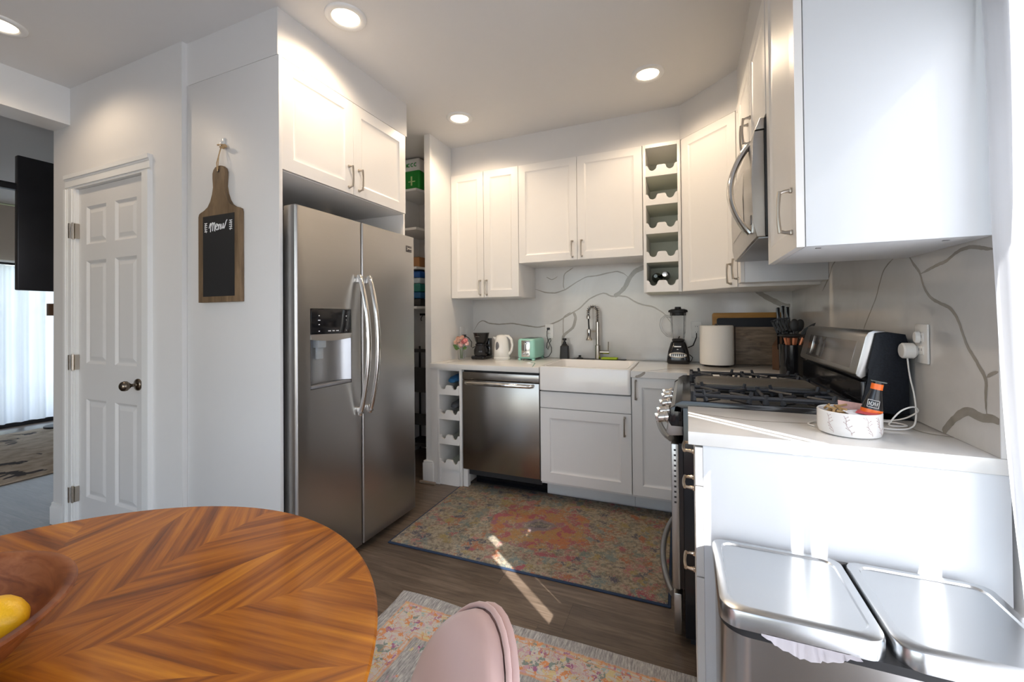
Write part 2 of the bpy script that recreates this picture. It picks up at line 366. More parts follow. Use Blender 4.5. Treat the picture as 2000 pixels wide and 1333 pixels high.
def rrect(x0, y0, x1, y1, r, n=5):
    P = []
    for cx, cy_, a in ((x1-r, y1-r, 0), (x0+r, y1-r, PI/2), (x0+r, y0+r, PI), (x1-r, y0+r, 1.5*PI)):
        P += [(cx+r*math.cos(a+PI/2*i/n), cy_+r*math.sin(a+PI/2*i/n)) for i in range(n+1)]
    return P
# ------------------------------------------------------------------ room shell
H = 2.68
struct(bx('floor', (-8.2, -2.4, -.08), (.80, 5.2, 0), FLOOR))
struct(bx('ceiling', (-8.2, -2.4, H), (.80, 5.2, H+.08), CEIL))
# right wall with the tall window behind the trash bin
m = MB()
m.box((.70, 1.25, 0), (.80, 3.6, H)).box((.70, -2.4, 0), (.80, -1.4, H)).box((.70, -1.4, 2.15), (.80, 1.25, H)).box((.70, -1.4, 0), (.80, 1.25, .06))
struct(add('wall_right', m, WALL, smooth=0))
struct(bx('wall_back', (-8.2, 3.415, 0), (.70, 3.5, H), WALL, smooth=0))
m = MB()
m.box((-8.2, -2.4, 0), (-2.6, -2.3, H)).box((.2, -2.4, 0), (.70, -2.3, H)).box((-2.6, -2.4, 0), (.2, -2.3, .3)).box((-2.6, -2.4, 2.3), (.2, -2.3, H))
struct(add('wall_front', m, WALL, smooth=0))
m = MB()
m.box((-3.663, 1.31, 0), (-3.40, 1.43, H)).box((-2.695, 1.31, 0), (-2.36, 1.43, H)).box((-3.40, 1.31, 2.06), (-2.695, 1.43, H)).box((-2.45, 1.43, 0), (-2.401, 2.28, H))
struct(add('wall_door', m, WALL, smooth=0))
struct(bx('wall_living_side', (-3.663, 1.43, 0), (-3.56, 3.415, H), WALL, smooth=0))
struct(bx('wall_divider', (-1.862, 2.72, 0), (-1.81, 3.415, H), TRIM, smooth=0))
m = MB()   # living room's far wall with the glass door opening
m.box((-7.6, -2.3, 0), (-7.5, 1.9, 2.66)).box((-7.6, 3.35, 0), (-7.5, 3.415, 2.66)).box((-7.6, 1.9, 2.0), (-7.5, 3.35, 2.66))
struct(add('wall_living_far', m, mat('living_wall_paint', (.55, .49, .42), .8, var=.02), smooth=0))
# beam over the opening into the living room, door return
struct(bx('trim_1', (-3.663, -2.3, 2.455), (-3.463, 1.31, H), TRIM, smooth=0))
struct(bx('trim_2', (-7.5, 3.25, 0), (-3.663, 3.415, .09), TRIM, smooth=0))
# soffit above the wall cabinets, one run with its corner cut
m = MB().prism([(-1.81, 3.036), (-.028, 3.036), (.285, 2.723), (.285, 1.338), (.70, 1.338), (.70, 3.415), (-1.81, 3.415)], 2.446, H)
struct(add('trim_3', m, WALL, smooth=0))
# soffit above the tall fridge cabinet
struct(bx('trim_4', (-2.36, 1.334, 2.462), (-1.70, 2.285, H), WALL, smooth=0))
# pantry side wall behind the fridge
struct(bx('wall_pantry', (-2.45, 2.286, 0), (-2.40, 3.415, H), TRIM, smooth=0))
# baseboards
def baseb(name, a, b, n, h=.13, t=.016):
    """profiled board from a to b, facing n"""
    a, b, n = V((*a, 0)), V((*b, 0)), V((*n, 0)); m = MB()
    P = [(0, 0), (t, 0), (t, h*.78), (t*.75, h*.84), (t*.55, h*.9), (t*.5, h), (0, h)]
    A = m.vs([a+n*p[0]+V((0, 0, p[1])) for p in P]); Bv = m.vs([b+n*p[0]+V((0, 0, p[1])) for p in P])
    k = len(P); m.face(A); m.face(Bv[::-1])
    for i in range(k): m.face([A[i], A[(i+1) % k], Bv[(i+1) % k], Bv[i]])
    return struct(add(name, m, TRIM))
baseb('baseboard_door', (-3.663, 1.31), (-3.54, 1.31), (0, -1)); baseb('baseboard_door_right', (-2.62, 1.31), (-2.36, 1.31), (0, -1))
baseb('baseboard_opening', (-3.663, 1.43), (-3.663, 1.31), (-1, 0))
m = MB().box((-1.882, 2.70, 0), (-1.79, 2.86, .15), .002).box((-1.878, 2.704, .15), (-1.794, 2.86, .166), .004)
struct(add('baseboard_divider', m, TRIM))
# quarter-round block on the floor by the divider
struct(bx('trim_5', (-1.90, 2.675, 0), (-1.76, 2.70, .018), mat('threshold_wood', (.24, .19, .15), .5, var=.1), bev=.006))
# quartz backsplash: slabs with their veins
def vein(m, pts, w_, ax, val, seed=0, thick=None):
    rnd = random.Random(seed+len(pts)); P = []
    for (a0, b0), (a1, b1) in zip(pts, pts[1:]):
        k = max(2, int(math.hypot(a1-a0, b1-b0)/.008))
        for i in range(k): t = i/k; P.append((a0+(a1-a0)*t, b0+(b1-b0)*t))
    P.append(pts[-1])
    for _ in range(6):     # round the corners, then add the stone's small wobble
        P = [P[0]]+[((P[i-1][0]+2*P[i][0]+P[i+1][0])/4, (P[i-1][1]+2*P[i][1]+P[i+1][1])/4) for i in range(1, len(P)-1)]+[P[-1]]
    w_ *= 1.45; L_, R_ = [], []; ww = w_
    for i, p in enumerate(P):
        q = P[min(i+1, len(P)-1)]; o = P[max(i-1, 0)]; dx, dy = q[0]-o[0], q[1]-o[1]; l = math.hypot(dx, dy) or 1
        ww = .85*ww+.15*w_*rnd.uniform(.4, 1.7); e = rnd.uniform(-.0006, .0006)
        t = i/(len(P)-1); lo_ = .75 if w_ > .02 else .25; k = ww*(min(1, 8*t+lo_))*(min(1, 8*(1-t)+lo_))/2
        L_.append((p[0]-dy/l*(k+e), p[1]+dx/l*(k+e))); R_.append((p[0]+dy/l*(k-e), p[1]-dx/l*(k-e)))
    f3 = (lambda p: (p[0], val, p[1])) if ax == 'y' else ((lambda p: (val, p[0], p[1])) if ax == 'x' else (lambda p: (p[0], p[1], val)))
    A = m.vs([f3(p) for p in L_]); Bv = m.vs([f3(p) for p in R_])
    for i in range(len(P)-1): m.face([A[i], A[i+1], Bv[i+1], Bv[i]])
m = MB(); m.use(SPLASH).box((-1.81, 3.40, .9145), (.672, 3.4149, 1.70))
m.use(VEIN)
b1 = [(-1.80, 1.14), (-1.75, 1.216), (-1.708, 1.235), (-1.646, 1.206), (-1.545, 1.197), (-1.421, 1.206), (-1.301, 1.187), (-1.183, 1.17), (-1.091, 1.187), (-1.0, 1.221), (-.867, 1.297), (-.815, 1.326), (-.738, 1.4), (-.674, 1.432), (-.612, 1.451), (-.551, 1.416), (-.503, 1.423), (-.432, 1.413), (-.374, 1.371), (-.316, 1.346), (-.24, 1.332), (-.16, 1.28), (-.10, 1.19)]
b2 = [(-1.203, 1.501), (-1.111, 1.467), (-1.02, 1.46), (-.931, 1.487), (-.843, 1.543), (-.757, 1.586), (-.673, 1.59), (-.59, 1.607), (-.509, 1.619), (-.449, 1.596), (-.418, 1.562)]
vein(m, b1, .007, 'y', 3.3997, 1); vein(m, b2, .007, 'y', 3.3996, 2)
vein(m, [(-.25, 1.645), (-.309, 1.637), (-.371, 1.612), (-.418, 1.554), (-.443, 1.494), (-.491, 1.443), (-.531, 1.42)], .022, 'y', 3.3995, 3)
vein(m, [(-.867, 1.297), (-.846, 1.255), (-.868, 1.17), (-.957, 1.101), (-.967, .998), (-.981, .916)], .014, 'y', 3.3994, 4)
vein(m, [(-.957, 1.101), (-.955, 1.256), (-.889, 1.298)], .006, 'y', 3.3993, 5)
vein(m, [(-.863, 1.668), (-.943, 1.62), (-.953, 1.513), (-.94, 1.487)], .005, 'y', 3.3992, 6)
vein(m, [(.44, 1.45), (.467, 1.424), (.513, 1.386), (.575, 1.349), (.62, 1.323), (.66, 1.32)], .022, 'y', 3.3996, 7)
vein(m, [(-1.1, 1.60), (-1.05, 1.57), (-1.0, 1.60)], .004, 'y', 3.3996, 8)
struct(add('trim_6', m, None, smooth=0))
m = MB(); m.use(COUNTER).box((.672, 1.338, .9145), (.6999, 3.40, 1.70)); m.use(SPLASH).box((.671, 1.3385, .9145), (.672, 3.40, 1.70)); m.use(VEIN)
X_ = .6707
vein(m, [(1.34, 1.404), (1.368, 1.408), (1.416, 1.421), (1.458, 1.425), (1.503, 1.417), (1.54, 1.4), (1.591, 1.395), (1.663, 1.381), (1.684, 1.378)], .006, 'x', X_, 1)
vein(m, [(1.765, 1.455), (1.73, 1.416), (1.684, 1.382), (1.67, 1.338), (1.636, 1.305), (1.595, 1.288), (1.532, 1.272), (1.497, 1.244), (1.476, 1.203), (1.455, 1.164), (1.425, 1.14), (1.402, 1.111), (1.381, 1.097), (1.386, 1.069), (1.389, 1.031), (1.384, 1.005)], .007, 'x', X_-.0001, 2)
vein(m, [(1.575, .905+.0105), (1.565, .925), (1.542, .947), (1.505, .978), (1.46, 1.002), (1.429, 1.0), (1.399, .989), (1.38, 1.002), (1.353, 1.002), (1.341, .999)], .015, 'x', X_-.0002, 3)
vein(m, [(1.381, 1.097), (1.368, 1.109), (1.34, 1.116)], .006, 'x', X_-.0003, 4)
vein(m, [(1.854, 1.453), (1.906, 1.436), (1.95, 1.413), (1.983, 1.368), (2.012, 1.321), (2.072, 1.263), (2.137, 1.201), (2.2, 1.1)], .0045, 'x', X_-.0001, 5)
vein(m, [(2.40, 1.55), (2.456, 1.525), (2.534, 1.497), (2.576, 1.45), (2.7, 1.38)], .006, 'x', X_-.0001, 6)
struct(add('trim_7', m, None, smooth=0))
# window frames
def wframe(name, a, b, ax, d0, d1, w_=.05, mull=()):
    m = MB()
    for (p, q) in (((a[0], a[1]), (a[0]+w_, b[1])), ((b[0]-w_, a[1]), (b[0], b[1])), ((a[0], a[1]), (b[0], a[1]+w_)), ((a[0], b[1]-w_), (b[0], b[1]))):
        m.box((d0, p[0], p[1]) if ax == 'x' else (p[0], d0, p[1]), (d1, q[0], q[1]) if ax == 'x' else (q[0], d1, q[1]))
    for u in mull: m.box((d0, u-w_/2, a[1]) if ax == 'x' else (u-w_/2, d0, a[1]), (d1, u+w_/2, b[1]) if ax == 'x' else (u+w_/2, d1, b[1]))
    return struct(add(name, m, TRIM, smooth=0))
wframe('window_1', (-1.4, .06), (1.25, 2.15), 'x', .74, .79, .05, (-.25,))
wframe('window_2', (-2.6, .3), (.2, 2.3), 'y', -2.37, -2.33, .05, (-1.7, -.8))
wframe('window_3', (1.9, 0), (3.35, 2.0), 'x', -7.58, -7.54, .05, (2.42,))
# living room details
lr = struct(bx('baseboard_living', (-7.5, 1.7, 0), (-7.47, 3.4, .05), BLACKM, smooth=0))
# ------------------------------------------------------------------ outside the living room door
tag(bx('lawn', (-30, -20, -.3), (-8.2, 25, -.15), GRASS), 'sunlit lawn behind the sheer curtain of the far glass door', 'lawn', kind='stuff')
def bush(c, r, seed, label):
    rnd = random.Random(seed); m = MB()
    for i in range(420):
        th = rnd.uniform(0, 2*PI); ph = math.acos(rnd.uniform(-.4, 1)); q = r*rnd.uniform(.75, 1.05)
        p = V((c[0]+q*math.sin(ph)*math.cos(th), c[1]+q*math.sin(ph)*math.sin(th), c[2]+q*1.2*math.cos(ph)))
        a = V([rnd.gauss(0, 1) for _ in range(3)]).normalized()*.16; b_ = V([rnd.gauss(0, 1) for _ in range(3)]).normalized()*.10
        m.face(m.vs([p-a, p-b_, p+a, p+b_]))
    m.tube([(c[0], c[1], -.15), (c[0], c[1], c[2])], .08, 6)
    return tag(add('garden_shrub', m, LEAF, smooth=0, origin=(c[0], c[1], -.15)), label, 'shrub')
bush((-11.5, 2.6, .8), 1.0, 3, 'round green shrub outside, seen dimly through the far sheer curtain at left')
bush((-14.0, 6.2, 1.6), 1.4, 5, 'taller green shrub outside, behind the right part of the far sheer curtain')

# ------------------------------------------------------------------ curtains
def curtain(name, label, ax, pos, y0, y1, z0, z1, amp, wl, holes=(), drift=None, mirror=1, cat='curtain'):
    m = MB(); ny = int(abs(y1-y0)/.008); nz_n = 26; rnd = random.Random(int(y0*100)); ph = rnd.uniform(0, 6)
    def P(i, j):
        y = y0+(y1-y0)*i/ny; z = z0+(z1-z0)*j/nz_n
        d = amp*(math.sin(2*PI*y/wl+ph+.25*math.sin(z*2))+.4*math.sin(2*PI*y/(wl*.43)+z*.7))
        if drift: y += drift(y, z)
        return (pos+d, y, z)
    G = [[m.vs([P(i, j)])[0] for j in range(nz_n+1)] for i in range(ny+1)]
    for i in range(ny):
        for j in range(nz_n):
            y = y0+(y1-y0)*(i+.5)/ny; z = z0+(z1-z0)*(j+.5)/nz_n
            if any(a <= y <= b and c_ <= z <= d_ for a, b, c_, d_ in holes): continue
            m.face([G[i][j], G[i+1][j], G[i+1][j+1], G[i][j+1]])
    return tag(add(name, m, SHEER, smooth=60, origin=(pos, (y0+y1)/2, z0)), label, cat)
gaps = [(1.048, 1.092, 0, 1.60), (1.018, 1.030, 0, 1.60), (.818, .862, 0, 1.42), (.680, .745, 1.18, 1.66), (.76, .80, 1.72, 1.78)]
curtain('sheer_curtain', 'white sheer curtain hanging by the counter end at the right edge of the photo', 'x', .654, -1.45, 1.322, .03, 2.45, .010, .11, holes=gaps, drift=lambda y, z: -(.066*min(1.6, max(0, (1.50-z)/.55))+.012*math.sin(z*5))*max(0, (y-1.10)/.22))
curtain('sheer_curtain', 'white sheer curtain over the glass door in the far room', 'x', -7.40, 1.75, 3.38, .06, 1.93, .03, .16)
m = MB().tube([(-7.40, 1.6, 1.95), (-7.40, 3.40, 1.95)], .014).ball((-7.40, 1.6, 1.95), .025)
tag(add('curtain_rod', m, BLACKM, origin=(-7.4, 2.5, 1.95)), 'black curtain rod above the far room sheer curtain', 'curtain rod')
# ------------------------------------------------------------------ cabinet kit
INS = ((.0001, 0), (.004, -.003), (.010, -.004), (.012, -.0015))
def front(name, parent, o, n, w_, h, fr=.055, m=CAB, flat=False, t=.019):
    mb = MB().frame(o, n)
    if flat or h < .2: mb.slab(w_, h, t, insets=((.003, 0), (.002, -.0015)) if not flat else ())
    else: mb.slab(w_, h, t, [0, fr, w_-fr, w_], [0, fr, h-fr, h], INS, cells={(1, 1)})
    return add(name, mb, m, parent, smooth=20)
def handle(parent, c, n, along=(0, 0, 1), L_=.115, m=NICKEL, dep=.032, w_=.011):
    """arched bar on two flared posts"""
    c, n, a = V(c), V(n).normalized(), V(along).normalized(); s_ = a.cross(n); mb = MB()
    T = Matrix((s_, a, n)).transposed().to_4x4(); T.translation = c; mb.T = T
    h = L_/2
    for sg in (-1, 1):
        mb.box((-w_*.62, sg*h-w_*.62, 0), (w_*.62, sg*h+w_*.62, .007), .0015)
        mb.tube([(0, sg*h, .004), (0, sg*(h-.001), dep*.6), (0, sg*(h-.006), dep)], [w_*.62, w_*.42, w_*.42], 8)
    mb.tube([(0, h*t, dep-.002+.004*(1-t*t)) for t in [i/8-1 for i in range(17)]], [w_*(.52-.12*(1-abs(i/8-1))) for i in range(17)], 8)
    return add('handle', mb, m, parent)
def carcass(parent, a, b, m=CAB, name='body', bev=.001): return bx(name, a, b, m, parent, bev)
NB = (0, -1, 0); NR = (-1, 0, 0); NF = (1, 0, 0)
# upper cabinets on the back wall
t = thing('wall_cabinet', 'white two-door wall cabinet at the left end of the sink wall, above the coffee maker', 'cabinet', (-1.5, 3.2, 1.42))
carcass(t, (-1.805, 3.041, 1.42), (-1.201, 3.40, 2.444))
front('door', t, (-1.805, 3.021, 1.422), NB, .299, 1.018); handle(front('door', t, (-1.503, 3.021, 1.422), NB, .300, 1.018), (-1.478, 3.021, 1.50), NB)
handle(t, (-1.535, 3.021, 1.50), NB)
t = thing('wall_cabinet', 'white two-door wall cabinet above the sink and faucet', 'cabinet', (-.73, 3.2, 1.678))
carcass(t, (-1.199, 3.041, 1.678), (-.275, 3.399, 2.444))
front('door', t, (-1.199, 3.021, 1.680), NB, .461, .760); front('door', t, (-.735, 3.021, 1.680), NB, .460, .760)
handle(t, (-.772, 3.021, 1.76), NB); handle(t, (-.702, 3.021, 1.76), NB)
# scalloped rails of a wine rack unit
def wine_rack(name, label, x0, x1, y, yb, z0, z1, opens, side=.02, toe=False):
    """opens: list of (bottom of rail, top of rail, top of opening)"""
    t = thing(name, label, 'wine rack', ((x0+x1)/2, (y+yb)/2, 0 if toe else z0)); ys = y+.001
    bx('side_panel', (x0, ys, 0 if toe else z0), (x0+side, yb, z1), CAB, t, .001); bx('side_panel', (x1-side, ys, 0 if toe else z0), (x1, yb, z1), CAB, t, .001)
    bx('back_panel', (x0+side, yb-.012, z0), (x1-side, yb, z1), CABIN, t)
    bx('top_rail', (x0+side, ys, opens[0][2]), (x1-side, yb-.012, z1), CAB, t)
    if toe: bx('toe_panel', (x0+side, ys+.01, 0), (x1-side, ys+.03, z0), CAB, t)
    for rb, rt, ot in opens:
        a, b = x0+side, x1-side; w_ = b-a; r = w_*.125; P = [(a, rb), (b, rb), (b, rt)]
        for cxx in (b-w_*.22, a+w_*.22):
            P += [(cxx+r*1.35, rt)]+[(cxx+r*math.cos(q), rt-r*.45+r*math.sin(q)) for q in [-PI*i/10 for i in range(11)]]+[(cxx-r*1.35, rt)]
        P.append((a, rt)); mb = MB().prism(P, ys-.006, ys+.012, 'y')
        rl = add('scalloped_rail', mb, CAB, t, smooth=25)
        bx('shelf', (a, ys+.012, rb), (b, yb-.012, rb+.012), CABIN, t)
    return t
o5 = [(2.419-.198*i-.128-.072, 2.419-.198*i-.125, 2.419-.198*i) for i in range(5)]
o5[-1] = (1.422, o5[-1][1], o5[-1][2])
wine_rack('wall_wine_rack', 'tall narrow white wine rack with five cubbies between the upper cabinets', -.271, -.027, 3.022, 3.399, 1.42, 2.444, o5)
# bottle lying in the lowest cubby
m = MB().lathe([(0, 3.06), (.012, 3.06), (.0135, 3.065), (.0135, 3.10), (.016, 3.14), (.034, 3.19), (.036, 3.21), (.036, 3.36), (0, 3.36)], (-.195, 0, 1.535), 24, axis='y')
tag(add('wine_bottle', m, mat('dark_bottle_glass', (.03, .04, .03), .1), origin=(-.195, 3.2, 1.50)), 'dark wine bottle lying in the lowest cubby of the wall wine rack', 'bottle')
m = MB().lathe([(0, 3.05), (.016, 3.052), (.020, 3.058), (.020, 3.075), (.012, 3.08), (.012, 3.12), (.03, 3.16), (.03, 3.30), (0, 3.30)], (-.135, 0, 1.545), 24, axis='y')
tag(add('metal_shaker', m, CHROME, origin=(-.135, 3.2, 1.515)), 'silver capped flask lying beside the dark bottle in the lowest wall cubby', 'flask')
# diagonal corner cabinet
t = thing('corner_wall_cabinet', 'white diagonal corner wall cabinet with one tall door', 'cabinet', (.3, 3.1, 1.42))
m = MB().prism([(-.026, 3.041), (-.022, 3.037), (.286, 2.729), (.294, 2.725), (.67, 2.725), (.67, 3.399), (-.026, 3.399)], 1.42, 2.444); add('body', m, CAB, t)
dn = V((-1, -1, 0)).normalized(); dl = math.hypot(.295, .295)
d_ = front('door', t, V((-.020, 3.018, 1.422)), dn, dl-.004, 1.018); u_ = V((1, -1, 0)).normalized()
handle(d_, V((-.020, 3.018, 1.50))+u_*(dl-.045), dn)
# narrow cabinet on the right wall
t = thing('narrow_wall_cabinet', 'narrow white wall cabinet between the corner cabinet and the microwave', 'cabinet', (.45, 2.65, 1.435))
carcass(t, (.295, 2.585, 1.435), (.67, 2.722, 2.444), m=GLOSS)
handle(front('door', t, (.275, 2.714, 1.437), NR, .128, 1.003, .03), (.275, 2.665, 1.52), NR)
# cabinet above microwave
t = thing('wall_cabinet', 'short white two-door cabinet directly above the microwave', 'cabinet', (.45, 2.17, 1.99))
carcass(t, (.295, 1.765, 1.99), (.67, 2.583, 2.444))
front('door', t, (.275, 2.582, 1.992), NR, .406, .448); front('door', t, (.275, 2.172, 1.992), NR, .406, .448)
handle(t, (.275, 2.215, 2.085), NR); handle(t, (.275, 2.135, 2.085), NR)
# near wall cabinet
t = thing('wall_cabinet', 'large white end wall cabinet in the right foreground, its plain side facing us', 'cabinet', (.48, 1.55, 1.437))
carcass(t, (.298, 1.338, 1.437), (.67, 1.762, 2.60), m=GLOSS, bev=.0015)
handle(front('door', t, (.277, 1.760, 1.437), NR, .420, 1.16), (.277, 1.385, 1.545), NR, L_=.118)
for x_, y_ in ((.335, 1.38), (.60, 1.38)): bx('screw_cap', (x_-.006, y_-.004, 1.4355), (x_+.006, y_+.004, 1.437), GREYP, t)
# tall fridge surround
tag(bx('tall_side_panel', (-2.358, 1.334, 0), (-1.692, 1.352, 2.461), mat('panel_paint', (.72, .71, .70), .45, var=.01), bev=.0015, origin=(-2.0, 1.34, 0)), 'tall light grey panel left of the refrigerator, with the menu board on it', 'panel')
tag(bx('tall_side_panel', (-2.36, 2.268, 0), (-1.72, 2.285, 2.461), CAB, bev=.0015, origin=(-2.0, 2.28, 0)), 'tall white panel on the far side of the refrigerator', 'panel')
t = thing('fridge_top_cabinet', 'white two-door cabinet above the stainless refrigerator', 'cabinet', (-2.0, 1.8, 1.944))
carcass(t, (-2.358, 1.353, 1.944), (-1.72, 2.267, 2.461))
front('door', t, (-1.70, 1.354, 1.946), NF, .446, .513, .06); front('door', t, (-1.70, 1.803, 1.946), NF, .464, .513, .06)
handle(t, (-1.70, 1.765, 2.035), NF); handle(t, (-1.70, 1.84, 2.035), NF)
# ------------------------------------------------------------------ base run on the back wall
YF = 2.712
wr = wine_rack('base_wine_rack', 'narrow white wine rack under the counter left of the dishwasher', -1.757, -1.543, YF, 3.30, .125, .874,
    [(.68, .751, .862), (.495, .565, .67), (.309, .379, .485), (.127, .196, .30)], toe=True)
bx('filler_strip', (-1.809, YF+.001, 0), (-1.757, YF+.03, .874), CAB, wr)
def cloth_roll(name, label, x, z, m_, seed, sx=.05):
    rnd = random.Random(seed); mb = MB(); n = 14; R = []
    for k in range(7):
        y = YF+.02+.045*k; q = (1 if k else .55)*(1-.05*k)
        R.append(mb.vs([(x+sx*q*math.cos(2*PI*i/n)*(1+.12*rnd.random()), y+.008*rnd.random(), z+.024*q*math.sin(2*PI*i/n)*(1+.2*rnd.random())+.006*k*(1 if k < 4 else .4)) for i in range(n)]))
    for A, Bb in zip(R, R[1:]):
        for i in range(n): mb.face([A[i], A[(i+1) % n], Bb[(i+1) % n], Bb[i]])
    mb.face(R[0][::-1]); mb.face(R[-1])
    return tag(add(name, mb, m_, smooth=60, origin=(x, YF+.1, z-.03)), label, 'cloth')
cloth_roll('folded_cloth', 'blue cloth stuffed in the top cubby of the base wine rack', -1.64, .783, mat('blue_cloth', (.015, .10, .24), .9, var=.3, nscale=12), 4)
cloth_roll('folded_cloth', 'dark grey cloth in the second cubby of the base wine rack', -1.625, .592, mat('grey_cloth', (.06, .065, .075), .9, var=.3, nscale=12), 5, .045)
# dishwasher
t = thing('dishwasher', 'stainless steel dishwasher with a bar handle under the counter', 'dishwasher', (-1.235, 3.0, 0))
bx('body', (-1.538, YF+.03, .10), (-.934, 3.30, .872), BLACKM, t)
m = MB().frame((-1.535, YF, .145), NB); m.box((0, 0, -.03), (.598, .655, 0), .004); add('door', m, STEELD, t)
m = MB().frame((-1.535, YF, .803), NB); m.box((0, 0, -.03), (.598, .056, 0), .004); add('control_panel', m, STEELD, t)
m = MB(); m.tube([(-1.49, YF, .783), (-1.488, YF-.03, .783), (-1.47, YF-.042, .783), (-1.235, YF-.046, .783), (-1.0, YF-.042, .783), (-.982, YF-.03, .783), (-.98, YF, .783)], [.011, .012, .013, .013, .013, .012, .011], 10)
add('handle', m, CHROME, t)
bx('toe_kick', (-1.50, 2.86, 0), (-.934, 2.90, .135), BLACK, t)
bx('side_foot', (-1.536, YF+.01, .012), (-1.50, YF+.05, .14), CAB, t)
# sink base
t = thing('sink_base_cabinet', 'white base cabinet under the farmhouse sink', 'cabinet', (-.63, 3.0, 0))
carcass(t, (-.931, YF+.021, .12), (-.327, 3.30, .752)); bx('toe_kick', (-.931, 2.86, 0), (-.327, 2.88, .12), CAB, t)
front('drawer_front', t, (-.929, YF, .643), NB, .600, .108, flat=True)
handle(front('door', t, (-.929, YF, .140), NB, .600, .498, .065), (-.368, YF, .560), NB)
# corner base
t = thing('corner_base_cabinet', 'white base cabinet with a single door between the sink and the range', 'cabinet', (-.15, 3.0, 0))
carcass(t, (-.325, YF+.021, .12), (-.001, 3.30, .874)); bx('toe_kick', (-.325, 2.86, 0), (-.001, 2.88, .12), CAB, t)
handle(front('door', t, (-.323, YF, .140), NB, .318, .732, .06), (-.298, YF, .797), NB)
# sink
t = thing('farmhouse_sink', 'white apron-front farmhouse sink', 'sink', (-.63, 3.0, .76))
x0, x1, y0, y1, zb, zt = -.931, -.329, 2.692, 3.235, .757, .924
m = MB(); out_ = rrect(x0, y0, x1, y1, .02); inn_ = rrect(x0+.03, y0+.03, x1-.03, y1-.03, .04)
def loft(m, rings):
    R = [m.vs(r) for r in rings]; n = len(R[0])
    for A, Bb in zip(R, R[1:]):
        for i in range(n): m.face([A[i], A[(i+1) % n], Bb[(i+1) % n], Bb[i]])
    return R
def z_(P, z): return [(p[0], p[1], z) for p in P]
def sc2(P, d): c = (sum(p[0] for p in P)/len(P), sum(p[1] for p in P)/len(P)); return [(p[0]-d*(1 if p[0] > c[0] else -1), p[1]-d*(1 if p[1] > c[1] else -1)) for p in P]
R = loft(m, [z_(out_, zb+.006), z_(out_, zt-.008), z_(sc2(out_, .002), zt-.002), z_(sc2(out_, .008), zt), z_(sc2(inn_, -.006), zt), z_(inn_, zt-.006), z_(sc2(inn_, .006), .80), z_(sc2(inn_, .04), .775)])
m.face(R[-1]); m.face(R[0][::-1]); add('basin', m, CERAM, t, smooth=50)
add('drain', MB().lathe([(0, .778), (.04, .778), (.043, .776)], (-.63, 3.0, 0), 24), CHROME, t)
# countertop U/L
m = MB(); m.use(COUNTER).prism([(-1.809, 2.695), (-.933, 2.695), (-.933, 3.237), (-.327, 3.237), (-.327, 2.695), (.0, 2.695), (.0, 2.492), (.6695, 2.492), (.6695, 3.3985), (-1.809, 3.3985)], .8755, .914, bev=.002)
m.use(VEIN); vein(m, [(-1.7, 2.70), (-1.68, 2.9), (-1.58, 3.1), (-1.5, 3.38)], .006, 'z', .9143, 1)
vein(m, [(-1.3, 3.39), (-1.2, 3.1), (-1.05, 2.95), (-.98, 2.70)], .005, 'z', .9144, 2)
vein(m, [(-.25, 2.70), (-.1, 2.9), (.15, 2.95), (.4, 3.2), (.5, 3.39)], .008, 'z', .9143, 3); vein(m, [(.05, 2.5), (.3, 2.68), (.66, 2.72)], .005, 'z', .9145, 4)
vein(m, [(-.30, .872+.007), (-.26, .89), (-.24, .913)], .012, 'y', 2.6945, 5)
tag(add('countertop', m, None, origin=(-.6, 3.0, .8755)), 'white veined quartz countertop along the sink wall', 'countertop')
# near base cabinet and its counter
t = thing('end_base_cabinet', 'white base cabinet in the right foreground behind the trash bin, plain side facing us', 'cabinet', (.36, 1.52, 0))
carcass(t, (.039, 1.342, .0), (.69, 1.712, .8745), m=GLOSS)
for z0_, z1_ in ((.757, .868), (.492, .753), (.02, .488)):
    fo = front('drawer_front', t, (.018, 1.711, z0_), NR, .368, z1_-z0_, .05, t=.0205)
    zc_ = {.757: .81, .492: .69, .02: .425}[z0_]
    handle(fo, (.018, 1.545, zc_), NR, along=(0, 1, 0), L_=.10, m=mat('warm_nickel', (.62, .50, .38), .25, 1))
m = MB(); m.use(COUNTER).prism([(.0, 1.337), (.695, 1.337), (.695, 1.716), (.0, 1.716)], .8755, .914, bev=.002); m.use(VEIN)
vein(m, [(.02, 1.60), (.10, 1.57), (.20, 1.545), (.33, 1.56), (.42, 1.60), (.5, 1.70)], .004, 'z', .9143, 1)
vein(m, [(.60, 1.66), (.62, 1.55), (.68, 1.52)], .006, 'z', .9144, 2)
tag(add('countertop', m, None, origin=(.35, 1.52, .8755)), 'short quartz countertop in the right foreground holding the bowl', 'countertop')

